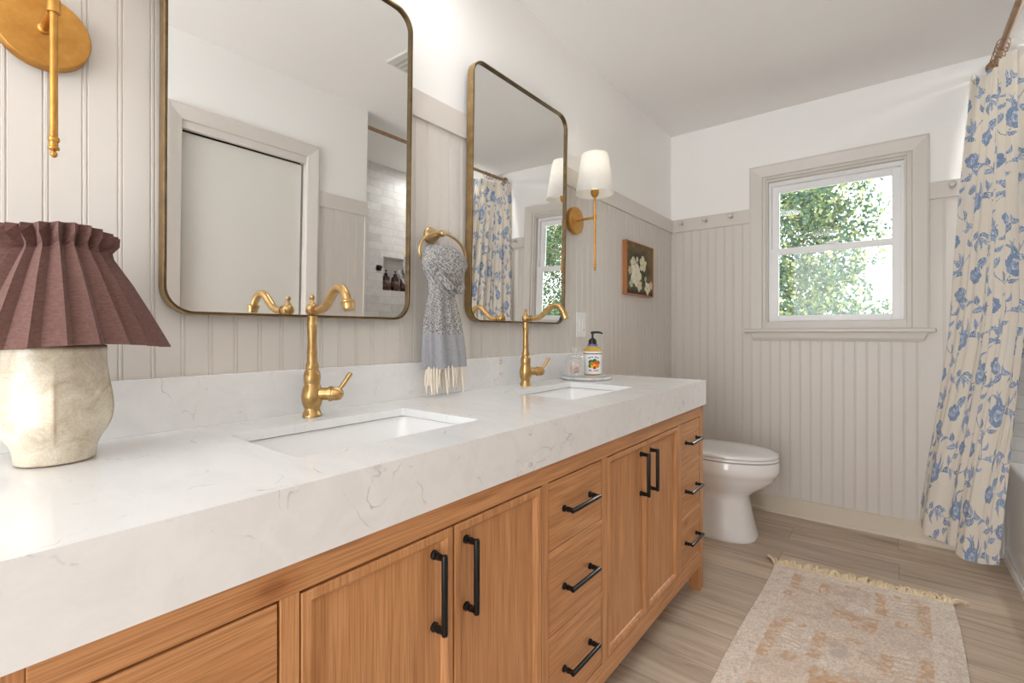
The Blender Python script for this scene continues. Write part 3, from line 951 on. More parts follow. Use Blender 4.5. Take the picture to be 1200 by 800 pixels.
for iz in range(NZ + 1):
    z = 1.366 + (0.976 - 1.366) * iz / NZ
    yc, hy, hx, xc, am = (ts(z, i) for i in (1, 2, 3, 4, 5))
    row = []
    for k in range(NA):
        a = 2 * PI * k / NA
        f = 1.0
        if z < 1.215:
            g = min(1, (1.215 - z) / 0.05)
            f += am * g * (0.9 * math.cos(a * 9 + 0.8 + 0.6 * math.sin(z * 9)) + 1.1 * math.cos(a * 5 + 2.1))
        else:   # wrapped bundle: slanting creases
            w = min(1, max(0, (1.366 - z) / 0.03))
            s = math.sin(70 * (z + 0.35 * math.cos(a - 0.4) * hy) + 1.2)
            f += w * (0.10 * max(0, s) ** 0.5 - 0.04 * max(0, math.sin(131 * (z - 0.22 * math.cos(a) * hy) + 0.5)))
        y = yc + hy * math.cos(a) * (1 + (f - 1) * 0.35)
        x = xc + hx * math.sin(a) * f
        row.append((max(x, 0.036), y, z))
        p = a * hy * 230 / PI * 1.2
        q = z * 420
        d = (int(math.floor(p + 0.5 * math.floor(q))) + int(math.floor(q))) % 2
        nse = float(_tab[(k * 7) % 128, (iz * 5) % 128])
        edge = 1.085 + 0.004 * math.cos(a * 2)
        if z > edge:
            base = L3(190, 187, 183) if (d + (nse > 0.70)) % 2 else L3(116, 116, 121)
        else:
            base = L3(164, 165, 170) * (0.88 + 0.24 * nse)
        cols.append(base)
    rs.append(row)
tw = thing('hand_towel', 'grey woven hand towel with a cream fringe, knotted through the towel ring', 'towel', (0.072, 1.058, 0.90))
b = MB(); b.rings(rs, True, True)
o = b.build('towel_cloth', M['towel'], tw, angle=80)
paint(o, np.array(cols))
b = MB()
# the wrapped band that ties the bundle off
band = catmull([(0.112, 0.975, 1.285), (0.118, 1.005, 1.252), (0.114, 1.045, 1.226), (0.110, 1.085, 1.222), (0.098, 1.112, 1.236), (0.078, 1.120, 1.255)], 8)
b.tube(band, [0.0065 + 0.006 * math.sin(PI * min(1, (i + 4) / len(band))) for i in range(len(band))], 14)
o = b.build('wrap_fold', M['towel'], tw, angle=80)
paint(o, np.array([L3(186, 183, 180) if _tab[(i * 13) % 128, (i * 29 + i // 128) % 128] > 0.42 else L3(112, 112, 116) for i in range(len(o.data.vertices))]))
M['fringe'] = flat('cream_cotton_fringe', rgb(238, 228, 212), 0.95, var=0.05, scale=60)
b = MB()
rnd = random.Random(11)
for k in range(30):
    a = 2 * PI * k / 30
    yy = 1.066 + 0.078 * math.cos(a); xx = 0.070 + 0.018 * math.sin(a)
    L = rnd.uniform(0.052, 0.086)
    dy, dx = rnd.uniform(-0.012, 0.010), rnd.uniform(-0.004, 0.006)
    zb = max(0.978 - L, 0.8885)
    b.tube(catmull([(xx, yy, 0.982), (xx + dx * 0.3, yy + dy * 0.5 + rnd.uniform(-.003, .003), 0.978 - L * 0.4), (xx + dx, yy + dy, zb)], 4), [0.0022, 0.0034, 0.0036, 0.0032, 0.0034, 0.0038, 0.0034, 0.0028, 0.0016], 7)
tag(b.build('fringe', M['fringe'], tw), 'cream knotted fringe')

# ---------------------------------------------------------------- switch plate
sw = thing('light_switch', 'white light switch plate on the beadboard above the soap tray', 'switch', (0.008, 2.020, 1.127))
MB().box(0.0085, 1.975, 1.067, 0.0135, 2.065, 1.187).build('switch_plate', M['plastic_white'], sw, bevel=0.002)
MB().box(0.0135, 1.994, 1.096, 0.0170, 2.016, 1.158).build('rocker', M['plastic_white'], sw, bevel=0.0012)
MB().box(0.0135, 2.024, 1.096, 0.0170, 2.046, 1.158).build('rocker', M['plastic_white'], sw, bevel=0.0012)
b = MB(); b.box(0.0170, 2.028, 1.100, 0.0180, 2.042, 1.104)
b.build('indicator_bar', flat('grey_plastic', rgb(150, 150, 150), 0.4), sw)

# ---------------------------------------------------------------- small painting
PY0, PY1, PZ0, PZ1, PX = 2.484, 2.872, 1.306, 1.612, 0.032
art = thing('framed_painting', 'small still life painting of white flowers in a thin wooden frame on beadboard', 'painting', (0.008, (PY0 + PY1) / 2, PZ0))
m = NT('red_oak_frame')
m.base(m.ramp(m.noise(m.coords((60, 6, 6)), 1, 4), [(0.3, rgb(156, 92, 46)), (0.7, rgb(190, 122, 68))])); m.set(Roughness=0.45)
M['art_frame'] = m.m
b = MB()
rg = [[(x, PY0 + e, PZ0 + e), (x, PY1 - e, PZ0 + e), (x, PY1 - e, PZ1 - e), (x, PY0 + e, PZ1 - e)] for e, x in ((0, 0.0085), (0, PX), (0.007, PX), (0.007, PX - 0.004), (0.007, 0.0085))]
rg = [[(x, y, z) for x, y, z in r] for r in rg]
b.rings(rg, False, False, True, smooth=False)
b.build('frame', M['art_frame'], art)
N = 150
b = MB()
ys = np.linspace(PY0 + 0.006, PY1 - 0.006, N); zz = np.linspace(PZ0 + 0.006, PZ1 - 0.006, N)
gy, gz = np.meshgrid(ys, zz, indexing='ij')
b.add([(PX - 0.005, float(y), float(z)) for y, z in zip(gy.ravel(), gz.ravel())], [(i * N + j, (i + 1) * N + j, (i + 1) * N + j + 1, i * N + j + 1) for i in range(N - 1) for j in range(N - 1)])
o = b.build('canvas', M['canvas'], art)
u, w = np.meshgrid(np.linspace(0, 1, N), np.linspace(0, 1, N), indexing='ij')
nz = fbm(u * 8, w * 8)
col = L3(122, 108, 76)[None, None] * (0.55 + 0.9 * nz[..., None])
dk = np.clip(1.5 - 2.6 * np.hypot(u - 0.45, (w - 0.50) * 1.1), 0, 1)[..., None]
col = col * (1 - 0.8 * dk) + L3(38, 38, 32) * 0.8 * dk
tbl = np.clip((0.16 - w) * 8, 0, 1)[..., None]
col = col * (1 - tbl) + L3(58, 52, 46) * tbl
def blob(cu, cw, r, c, seed):
    global col
    ang = np.arctan2(w - cw, u - cu)
    rr = np.hypot(u - cu, (w - cw) * 0.85)
    edge = r * (0.72 + 0.28 * np.abs(np.cos(ang * 2.5 + seed)) + 0.35 * (fbm(u * 22 + seed, w * 22) - 0.5))
    mk = np.clip((edge - rr) / 0.018, 0, 1)[..., None]
    sh = (0.74 + 0.5 * fbm(u * 30 + seed * 3, w * 30))[..., None]
    col = col * (1 - mk) + np.clip(c * sh, 0, 1) * mk
for i in range(26):
    blob(random.uniform(0.08, 0.95), random.uniform(0.10, 0.6), random.uniform(0.03, 0.07), L3(78, 88, 52), i)
for (cu, cw, r, c) in ((0.26, 0.60, 0.11, L3(226, 222, 188)), (0.62, 0.63, 0.13, L3(232, 228, 196)), (0.36, 0.38, 0.19, L3(240, 238, 214)), (0.14, 0.45, 0.07, L3(206, 190, 164)), (0.48, 0.18, 0.10, L3(224, 216, 184)), (0.80, 0.16, 0.11, L3(236, 232, 206)), (0.94, 0.22, 0.08, L3(224, 206, 180)), (0.18, 0.20, 0.07, L3(200, 206, 178)), (0.72, 0.34, 0.05, L3(196, 200, 184)), (0.40, 0.70, 0.05, L3(220, 216, 196))):
    blob(cu, cw, r * 1.15, c, cu * 9)
for (cu, cw) in ((0.60, 0.60), (0.36, 0.37), (0.80, 0.15), (0.27, 0.58)):
    blob(cu, cw, 0.025, L3(196, 170, 84), 2)
paint(o, col.reshape(-1, 3))

# ---------------------------------------------------------------- soap tray, jar, soap bottle
TX, TY = 0.140, 1.842
CZ0, CZ = CZ, CZ + 0.0004
m = NT('marble_tray')
m.base(m.ramp(m.noise(m.coords(), 12, 6, 0.7, 1.5), [(0.35, rgb(186, 186, 188)), (0.55, rgb(216, 216, 217))])); m.set(Roughness=0.2)
b = MB(); b.lathe([(0.100, 0), (0.110, 0.002), (0.112, 0.006), (0.110, 0.0115), (0.106, 0.0125), (0.102, 0.0115), (0.001, 0.0113)], (TX, TY, CZ), (0, 0, 1), 56)
tag(b.build('round_tray', m.m, None, (TX, TY, CZ)), 'round grey marble tray on the counter holding a glass jar and soap', 'tray')
ZTR = CZ + 0.0116
jar = thing('glass_jar', 'clear glass lidded jar on the marble tray, left of the soap bottle', 'jar', (0.125, 1.772, ZTR))
b = MB(); b.lathe([(0.036, 0.0), (0.040, 0.004), (0.041, 0.010), (0.041, 0.068), (0.037, 0.080), (0.034, 0.0835)], (0.125, 1.772, ZTR), (0, 0, 1), 36, True, False)
b.build('jar_body', M['jar_glass'], jar)
b = MB(); b.lathe([(0.036, 0.084), (0.037, 0.087), (0.034, 0.092), (0.020, 0.097), (0.008, 0.100), (0.008, 0.106), (0.013, 0.112), (0.0145, 0.120), (0.012, 0.128), (0.001, 0.131)], (0.125, 1.772, ZTR), (0, 0, 1), 30)
b.build('jar_lid', M['jar_glass'], jar)
puff = thing('bath_puff', 'pale pink and white ruffled puff inside the glass jar', 'bath puff', (0.125, 1.772, ZTR + 0.0062))
M['puff'] = flat('pale_pink_puff', rgb(240, 222, 212), 0.9, var=0.12, scale=90)
b = MB()
rnd = random.Random(4)
for i in range(46):
    th = math.acos(1 - 2 * (i + 0.5) / 46); ph = i * 2.39996
    d = Vector((math.sin(th) * math.cos(ph), math.sin(th) * math.sin(ph), math.cos(th)))
    c0 = Vector((0.125, 1.772, ZTR + 0.0385))
    s = d.cross(Vector((0.3, 0.2, 0.9))).normalized(); t2 = d.cross(s)
    L, W = rnd.uniform(0.024, 0.031), rnd.uniform(0.008, 0.011)
    P = [c0, c0 + d * L * 0.6 + s * W, c0 + d * L, c0 + d * L * 0.6 - s * W, c0 + d * L * 0.75 + t2 * 0.004]
    b.add(P, [(0, 1, 4), (1, 2, 4), (2, 3, 4), (3, 0, 4)])
b.build('petals', M['puff'], puff, solid=0.0006)
CZ = CZ0
BX, BY = 0.128, 1.922
bot = thing('soap_bottle', 'white soap pump bottle with a fruit label, standing on the marble tray', 'soap bottle', (BX, BY, ZTR))
m = NT('amber_soap_glass')
m.base(m.ramp(m.noise(m.coords(), 8, 2), [(0.3, rgb(196, 158, 66)), (0.7, rgb(214, 182, 96))])); m.set(Roughness=0.08)
b = MB(); b.lathe([(0.036, 0.0), (0.0405, 0.003), (0.0415, 0.008), (0.0415, 0.104), (0.0400, 0.112), (0.0330, 0.122), (0.0220, 0.130), (0.0170, 0.136), (0.0165, 0.146)], (BX, BY, ZTR), (0, 0, 1), 40)
b.build('bottle_body', m.m, bot)
# wrap-around label: white with a fruit cluster, small blue lettering marks and a striped band
NU, NV = 260, 120
b = MB(); vs = []; cols = np.zeros((NU, NV, 3)); R_ = 0.0421
for i in range(NU):
    a = 2 * PI * i / NU
    for j in range(NV):
        vs.append((BX + R_ * math.cos(a), BY + R_ * math.sin(a), ZTR + 0.006 + 0.100 * j / (NV - 1)))
b.add(vs, [(i * NV + j, ((i + 1) % NU) * NV + j, ((i + 1) % NU) * NV + j + 1, i * NV + j + 1) for i in range(NU) for j in range(NV - 1)], True)
o = b.build('label', M['label_print'], bot)
aa = np.linspace(0, 2 * PI, NU, endpoint=False)[:, None]; hh = np.linspace(0, 1, NV)[None, :] * 0.100
face = math.radians(-54)        # the front of the bottle looks towards the room
us = ((aa - face + PI) % (2 * PI) - PI) * R_ + 0 * hh
hh = hh + 0 * us
cols[:] = L3(244, 244, 242)
def lab(mask, c):
    cols[mask] = c
def disc(u0, h0, r, c, asp=1.0):
    lab(((us - u0) / asp) ** 2 + (hh - h0) ** 2 < r * r, c)
for s0 in (0.0, -0.125):
    for (u0, h0, r, c) in ((-0.012, 0.052, 0.012, L3(60, 130, 60)), (0.004, 0.058, 0.010, L3(40, 120, 90)), (0.020, 0.050, 0.010, L3(52, 128, 60)), (-0.016, 0.036, 0.009, L3(70, 140, 70)), (0.012, 0.046, 0.013, L3(232, 96, 40)), (-0.002, 0.036, 0.012, L3(244, 204, 60)), (0.018, 0.036, 0.009, L3(238, 150, 50)), (-0.008, 0.046, 0.008, L3(240, 120, 60)), (0.004, 0.028, 0.007, L3(222, 60, 48))):
        disc(u0 + s0, h0, r, c)
    for k in range(9):   # unreadable blue lettering arcs, above and below the fruit
        t = (k - 4) / 4
        if k != 4: lab((abs(us - s0 - t * 0.022) < 0.0018) & (abs(hh - (0.076 - 0.004 * t * t)) < 0.0032), L3(66, 78, 160))
        if k != 3: lab((abs(us - s0 - t * 0.020) < 0.0017) & (abs(hh - (0.014 + 0.003 * t * t)) < 0.0028), L3(66, 78, 160))
lab((hh > 0.088) & (hh < 0.0925), L3(150, 110, 60))
lab((hh > 0.0888) & (hh < 0.0917) & ((np.floor(us / 0.004) % 2) == 0), L3(80, 70, 110))
lab(abs(us + 0.044) < 0.001, L3(90, 110, 90))
lab(abs(us - 0.044) < 0.001, L3(90, 110, 90))
paint(o, cols.reshape(-1, 3))
b = MB(); b.lathe([(0.0225, 0.130), (0.0225, 0.139)], (BX, BY, ZTR), (0, 0, 1), 28)
b.build('neck_band', flat('blue_band', rgb(112, 116, 190), 0.4), bot)
b = MB()
b.lathe([(0.0185, 0.139), (0.0185, 0.154), (0.0160, 0.158), (0.0120, 0.163), (0.0070, 0.165), (0.0045, 0.167), (0.0045, 0.184), (0.0085, 0.185), (0.0085, 0.193), (0.006, 0.196), (0.001, 0.1965)], (BX, BY, ZTR), (0, 0, 1), 26)
b.tube(catmull([(BX, BY, ZTR + 0.192), (BX + 0.016, BY + 0.018, ZTR + 0.192), (BX + 0.026, BY + 0.030, ZTR + 0.190), (BX + 0.030, BY + 0.035, ZTR + 0.186)], 4), [0.0050] * 7 + [0.0042] * 6, 10)
b.build('pump', M['black_plastic'], bot)

# ---------------------------------------------------------------- toilet
TYC = 2.770
toi = thing('toilet', 'white elongated toilet with a closed lid, beyond the end of the vanity', 'toilet', (0.36, TYC, 0))
def egg(xb, xf, hw, z, p=2.0, n=56, xc=None):
    xc = xb + (xf - xb) * 0.46 if xc is None else xc
    out = []
    for k in range(n):
        a = 2 * PI * k / n
        c, s = math.cos(a), math.sin(a)
        rx = (xf - xc) if c > 0 else (xc - xb)
        pp = p if c > 0 else max(p, 2.6)
        out.append((xc + rx * math.copysign(abs(c) ** (2 / pp), c), TYC + hw * math.copysign(abs(s) ** (2 / pp), s), z))
    return out
def skirt(xb, xf, hw, z, p=2.6):
    return egg(xb, xf, hw, z, p, xc=xb + (xf - xb) * 0.55)
b = MB()
b.rings([skirt(0.20, 0.640, 0.148, 0.0), skirt(0.20, 0.642, 0.150, 0.006), skirt(0.20, 0.640, 0.149, 0.016), skirt(0.21, 0.622, 0.138, 0.08), skirt(0.22, 0.606, 0.129, 0.15), skirt(0.22, 0.598, 0.124, 0.205), egg(0.21, 0.606, 0.126, 0.228, 2.4), egg(0.20, 0.640, 0.140, 0.255, 2.2), egg(0.19, 0.690, 0.163, 0.290, 2.1), egg(0.19, 0.722, 0.180, 0.322), egg(0.19, 0.732, 0.187, 0.345), egg(0.19, 0.739, 0.191, 0.350), egg(0.19, 0.744, 0.192, 0.372), egg(0.19, 0.742, 0.191, 0.412), egg(0.19, 0.738, 0.188, 0.418)], True, True)
b.build('bowl', M['porcelain'], toi, angle=50)
b = MB(); b.rings([egg(0.225, 0.730, 0.178, 0.4195), egg(0.222, 0.740, 0.188, 0.4245), egg(0.222, 0.740, 0.188, 0.434), egg(0.225, 0.737, 0.185, 0.4365)], True, True)
b.build('seat', M['porcelain'], toi, angle=60)
b = MB(); b.rings([egg(0.222, 0.730, 0.178, 0.4375), egg(0.220, 0.742, 0.190, 0.4425), egg(0.220, 0.742, 0.190, 0.452), egg(0.224, 0.737, 0.186, 0.4565), egg(0.24, 0.715, 0.172, 0.4595), egg(0.30, 0.62, 0.11, 0.461)], True, True)
b.build('lid', M['porcelain'], toi, angle=60)
for s in (-1, 1):
    MB().box(0.205, TYC + s * 0.075 - 0.018, 0.418, 0.238, TYC + s * 0.075 + 0.018, 0.450).build('hinge', M['porcelain'], toi, bevel=0.004)
b = MB()
b.rings([[(x, y, z) for x, y in rrect(0.118, TYC, hx, hy, 0.03, 5)] for hx, hy, z in ((0.082, 0.185, 0.40), (0.090, 0.205, 0.44), (0.096, 0.215, 0.735))], True, True)
b.build('tank', M['porcelain'], toi, bevel=0.004)
b = MB()
b.rings([[(x, y, z) for x, y in rrect(0.120, TYC, hx, hy, 0.03, 5)] for hx, hy, z in ((0.100, 0.221, 0.736), (0.102, 0.223, 0.742), (0.102, 0.223, 0.762), (0.098, 0.219, 0.768))], True, True)
b.build('tank_lid', M['porcelain'], toi)
b = MB(); b.cyl((0.214, TYC - 0.16, 0.685), (0.228, TYC - 0.16, 0.685), 0.012).tube([(0.226, TYC - 0.16, 0.685), (0.232, TYC - 0.12, 0.682), (0.232, TYC - 0.09, 0.678)], [0.006, 0.005, 0.006], 10)
b.build('flush_lever', flat('chrome', rgb(210, 210, 212), 0.12, 1.0), toi)

# ---------------------------------------------------------------- bathtub, curtain rod, shower curtain
tub = thing('bathtub', 'white bathtub with a flat apron behind the floral curtain', 'bathtub', (1.97, 2.53, 0))
tx0, tx1, ty0, ty1, tz = 1.622, X2 - 0.002, YA + 0.002, YB - 0.002, 0.475
b = MB()
cx, cy, hx, hy = (tx0 + tx1) / 2, (ty0 + ty1) / 2, (tx1 - tx0) / 2, (ty1 - ty0) / 2
rl = [(0, 0, 0.0, 0.004), (0, 0, tz - 0.012, 0.004), (0.004, 0.004, tz - 0.003, 0.006), (0.012, 0.010, tz, 0.01), (0.075, 0.085, tz, 0.08), (0.085, 0.095, tz - 0.012, 0.09), (0.105, 0.13, 0.20, 0.12), (0.135, 0.18, 0.11, 0.13), (0.20, 0.28, 0.085, 0.12)]
b.rings([[(x, y, z) for x, y in rrect(cx, cy, hx - ex, hy - ey, r, 8)] for ex, ey, z, r in rl], True, True)
b.build('tub_shell', M['porcelain'], tub, angle=50)
MB().box(tx0 - 0.010, ty0, 0.0, tx0, ty1 - 0.034, 0.038).build('apron_strip', M['vinyl'], tub, bevel=0.003)
b = MB(); b.cyl((tx1 - 0.30, ty0 + 0.42, 0.085), (tx1 - 0.30, ty0 + 0.42, 0.089), 0.03)
b.build('drain', M['brass'], tub)
RDX, RDZ = 1.580, 2.370
rod = thing('curtain_rod', 'brass bronze shower curtain rod just below the ceiling over the bathtub', 'curtain rod', (RDX, 2.53, RDZ))
MB().cyl((RDX, YA - 0.0, RDZ), (RDX, YB - 0.012, RDZ), 0.0125, 20).build('rod', M['bronze'], rod)
b = MB()
b.lathe([(0.030, 0), (0.030, 0.006), (0.020, 0.012), (0.0145, 0.026)], (RDX, YB - 0.018, RDZ), (0, -1, 0), 24)
b.build('flange', M['bronze'], rod)
b = MB(); b.lathe([(0.030, 0), (0.030, 0.006), (0.020, 0.012), (0.0145, 0.026)], (RDX, YA, RDZ), (0, 1, 0), 24)
b.build('flange', M['bronze'], rod)

# floral repeat, drawn into an array: 1.25 mm per cell
TW, TH, CELL = 0.46, 0.56, 0.00125
nx, ny = int(TW / CELL), int(TH / CELL)
px, py = np.meshgrid(np.arange(nx) * CELL, np.arange(ny) * CELL, indexing='ij')
CREAM = L3(240, 233, 221)
tilec = np.zeros((nx, ny, 3)); tilec[:] = CREAM
BL1, BL2, BL3, BL4 = L3(152, 170, 199), L3(182, 196, 217), L3(122, 144, 179), L3(212, 220, 231)
def wrap(cx, cy):
    dx = (px - cx + TW / 2) % TW - TW / 2
    dy = (py - cy + TH / 2) % TH - TH / 2
    return dx, dy
def leaf(cx, cy, L, W, ang, c, vein=None, curve=0.0):
    dx, dy = wrap(cx, cy)
    u = dx * math.cos(ang) + dy * math.sin(ang); w = -dx * math.sin(ang) + dy * math.cos(ang)
    w = w - curve * (u * (L - u)) / L
    t = np.clip(u / L, 0, 1)
    hw = W * np.sin(PI * t ** 0.75) * 0.5
    mk = (u > 0) & (u < L) & (np.abs(w) < hw)
    tilec[mk] = c
    if vein is not None:
        tilec[mk & (np.abs(w) < 0.0010)] = vein
        tilec[mk & (((u * 230 - np.abs(w) * 230) % 2.2) < 0.5) & (np.abs(w) < hw * 0.7)] = vein
def stem(pts, w, c):
    P = catmull([(a, b_, 0) for a, b_ in pts], 16)
    for p in P:
        dx, dy = wrap(p.x, p.y)
        tilec[(dx * dx + dy * dy) < w * w] = c
    return P
rl_ = random.Random(21)
def rose(cx, cy, r, ang=0.0):
    """open bloom: overlapping round petals, darker clefts, a ring of buds in the middle"""
    for k in range(7):
        a = ang + 2 * PI * k / 7 + rl_.uniform(-0.15, 0.15)
        qx, qy = cx + 0.62 * r * math.cos(a), cy + 0.62 * r * math.sin(a)
        dx, dy = wrap(qx, qy); d = np.hypot(dx, dy); q = r * rl_.uniform(0.42, 0.52)
        tilec[d < q] = BL3
        tilec[d < q - 0.0016] = (BL1, BL2, BL1)[k % 3]
        th = np.arctan2(dy, dx)
        tilec[(d < q * 0.85) & (np.sin(th * 11 + k) > 0.72)] = BL3
    for k in range(5):
        a = ang + 0.4 + 2 * PI * k / 5
        dx, dy = wrap(cx + 0.26 * r * math.cos(a), cy + 0.26 * r * math.sin(a)); d = np.hypot(dx, dy)
        tilec[d < 0.33 * r] = BL3
        tilec[d < 0.33 * r - 0.0016] = BL4 if k % 2 else BL2
    dx, dy = wrap(cx, cy)
    tilec[np.hypot(dx, dy) < 0.16 * r] = BL1
def tulip(cx, cy, L, ang):
    for k, o in enumerate((-0.34, 0.34, -0.14, 0.14, 0.0)):
        leaf(cx, cy, L * (0.9 + 0.1 * (k > 1)), L * 0.34, ang + o, (BL1, BL1, BL2, BL2, BL3)[k], BL4 if k == 4 else BL3, 0.6 * (1 if o < 0 else -1))
def spray(cx, cy, ang, n, L, W):
    for k in range(n):
        a = ang + (k - (n - 1) / 2) * 0.36 + rl_.uniform(-0.1, 0.1)
        leaf(cx, cy, L * rl_.uniform(0.75, 1.15), W, a, (BL1, BL3, BL2)[k % 3], BL4 if k % 3 != 2 else BL3, rl_.uniform(-1.6, 1.6))
def branch(pts, leaves, side0=1, L0=0.036, L1=0.058):
    P = stem(pts, 0.0020, BL3)
    n = len(P)
    for k in range(leaves):
        i = int((k + 0.7) / leaves * (n - 2))
        d = P[i + 1] - P[i]
        a = math.atan2(d.y, d.x) + (0.8 if (k + side0) % 2 else -0.8)
        leaf(P[i].x, P[i].y, rl_.uniform(L0, L1), rl_.uniform(0.016, 0.024), a, (BL1, BL3, BL2)[k % 3], BL4 if k % 3 != 2 else BL3, rl_.uniform(-1.5, 1.5))
branch([(0.02, 0.00), (0.10, 0.08), (0.16, 0.17), (0.15, 0.26), (0.20, 0.33)], 9)
branch([(0.16, 0.17), (0.25, 0.20), (0.33, 0.17), (0.41, 0.20)], 7, 0)
branch([(0.20, 0.33), (0.28, 0.38), (0.32, 0.46), (0.40, 0.52), (0.48, 0.56)], 9)
branch([(0.28, 0.38), (0.36, 0.36), (0.42, 0.38)], 5, 0)
branch([(0.15, 0.26), (0.07, 0.30), (0.04, 0.38), (0.06, 0.45)], 7)
branch([(0.32, 0.46), (0.25, 0.50), (0.17, 0.50)], 5)
branch([(0.33, 0.17), (0.36, 0.10), (0.34, 0.04)], 5)
spray(0.06, 0.45, 1.4, 5, 0.074, 0.016); spray(0.42, 0.38, 0.2, 5, 0.066, 0.015); spray(0.34, 0.04, -1.4, 5, 0.070, 0.016); spray(0.17, 0.50, 2.9, 5, 0.066, 0.015); spray(0.10, 0.08, 2.7, 6, 0.074, 0.015); spray(0.25, 0.20, -1.1, 5, 0.064, 0.015); spray(0.41, 0.22, 1.2, 6, 0.085, 0.014); spray(0.20, 0.35, 1.8, 6, 0.090, 0.014); spray(0.05, 0.20, 2.2, 5, 0.075, 0.014)
tulip(0.38, 0.30, 0.060, 1.9); tulip(0.10, 0.395, 0.055, 0.5); tulip(0.30, 0.115, 0.055, -2.2)
rose(0.20, 0.345, 0.041, 0.3); rose(0.41, 0.215, 0.039, 1.1); rose(0.05, 0.20, 0.030, 0.7); rose(0.25, 0.045, 0.034); rose(0.11, 0.53, 0.032, 0.2); rose(0.37, 0.47, 0.029, 0.5)

TOPP = [(1.488, 3.228), (1.545, 3.205), (1.585, 3.165), (1.600, 3.115), (1.610, 3.065), (1.632, 3.015), (1.660, 2.960)]
MIDP = [(1.425, 3.215), (1.450, 3.150), (1.500, 3.095), (1.535, 3.040), (1.560, 2.970), (1.600, 2.890), (1.634, 2.800)]
BOTP = [(1.296, 3.222), (1.318, 3.135), (1.365, 3.090), (1.430, 3.052), (1.446, 2.965), (1.500, 2.935), (1.556, 2.965)]
def resample(P, n):
    Q = catmull([(a, b_, 0) for a, b_ in P], 20)
    d = [0]
    for a, b_ in zip(Q[:-1], Q[1:]):
        d.append(d[-1] + (b_ - a).length)
    d = np.array(d)
    s = np.linspace(0, d[-1], n)
    return np.stack([np.interp(s, d, [q.x for q in Q]), np.interp(s, d, [q.y for q in Q])], 1)
NS, NZc = 560, 640
Z1c, Z0c = 2.335, 0.070
A, B, C = resample(TOPP, NS), resample(MIDP, NS), resample(BOTP, NS)
s = np.linspace(0, 1, NS)
cur = np.zeros((NS, NZc, 3))
for j in range(NZc):
    w = j / (NZc - 1)             # 0 at the rod, 1 at the hem
    z = Z1c + (Z0c - Z1c) * w
    if w < 0.5:
        k = w / 0.5; P = A * (1 - k) + B * k
    else:
        k = (w - 0.5) / 0.5; k = k * k * (3 - 2 * k) * 0.4 + k * 0.6; P = B * (1 - k) + C * k
    T = np.gradient(P, axis=0); T /= np.linalg.norm(T, axis=1)[:, None]
    Nn = np.stack([T[:, 1], -T[:, 0]], 1)
    amp = 0.027 * (1 - w) ** 1.2 + 0.003
    ph = 2 * PI * (6.5 * s + 0.3 * np.sin(5 * s + 2.0)) + 0.6 * w
    f = amp * np.sin(ph) * (0.65 + 0.35 * np.sin(9 * s + 1)) + 0.010 * (1 - w) * np.sin(2.3 * ph + 1)
    f = f + 0.012 * w * np.sin(2 * PI * 2.6 * s + 0.5) - 0.024 * np.exp(-((s - 0.47) / 0.05) ** 2) * max(0, (w - 0.3) / 0.7)      # the deep fold near the hem
    XY = P - Nn * f[:, None]
    cur[:, j, 0] = np.minimum(XY[:, 0], 1.66 if z > 0.52 else 1.602)
    cur[:, j, 1] = np.minimum(XY[:, 1], YB - 0.026)
    cur[:, j, 2] = z - 0.010 * np.sin(PI * np.clip((s - 0.5) / 0.5, 0, 1)) * w + 0.035 * (1 - s) ** 2 * w
cu = thing('shower_curtain', 'cream shower curtain with blue flowers, bunched at the window end of the rod', 'shower curtain', (1.55, 3.08, 0.05))
b = MB()
b.add([tuple(p) for p in cur.reshape(-1, 3)], [(i * NZc + j, (i + 1) * NZc + j, (i + 1) * NZc + j + 1, i * NZc + j + 1) for i in range(NS - 1) for j in range(NZc - 1)], True)
o = b.build('curtain_cloth', M['curtain'], cu, angle=180)
fab = s[:, None] * 0.84 + np.zeros((1, NZc)); hgt = cur[:, :, 2] * 0.86
fi = ((fab / CELL).astype(int)) % nx
row = np.floor(fab / TW)
fj = (((hgt + row * TH * 0.5) / CELL).astype(int)) % ny
paint(o, tilec[fi, fj].reshape(-1, 3))
b = MB()   # pale liner edge showing past the cloth
lt = [(1.664, 2.955), (1.672, 2.930), (1.684, 2.915), (1.690, 2.890)]
Lp = resample(lt, 16)
vs = [(float(x + 0.004 * math.sin(i)), float(y), z) for i, (x, y) in enumerate(Lp) for z in (2.33, 1.9, 1.4, 0.9, 0.55)]
b.add(vs, [(i * 5 + j, (i + 1) * 5 + j, (i + 1) * 5 + j + 1, i * 5 + j + 1) for i in range(15) for j in range(4)], True)
b.build('liner', flat('pale_lilac_liner', rgb(226, 222, 238), 0.6), cu, angle=180, solid=0.0006)
for i in range(6):
    y = 3.190 - i * 0.040
    b = MB(); b.tube([(RDX + 0.0235 * math.sin(2 * PI * k / 24), y + (0.006 * math.sin(i * 2.3)) * math.cos(2 * PI * k / 24), RDZ - 0.0075 + 0.0235 * math.cos(2 * PI * k / 24)) for k in range(24)], 0.0020, 8, True)
    b.ball((RDX, y, RDZ - 0.034), 0.0045, 10, 6)
    b.build('ring', M['bronze'], cu)

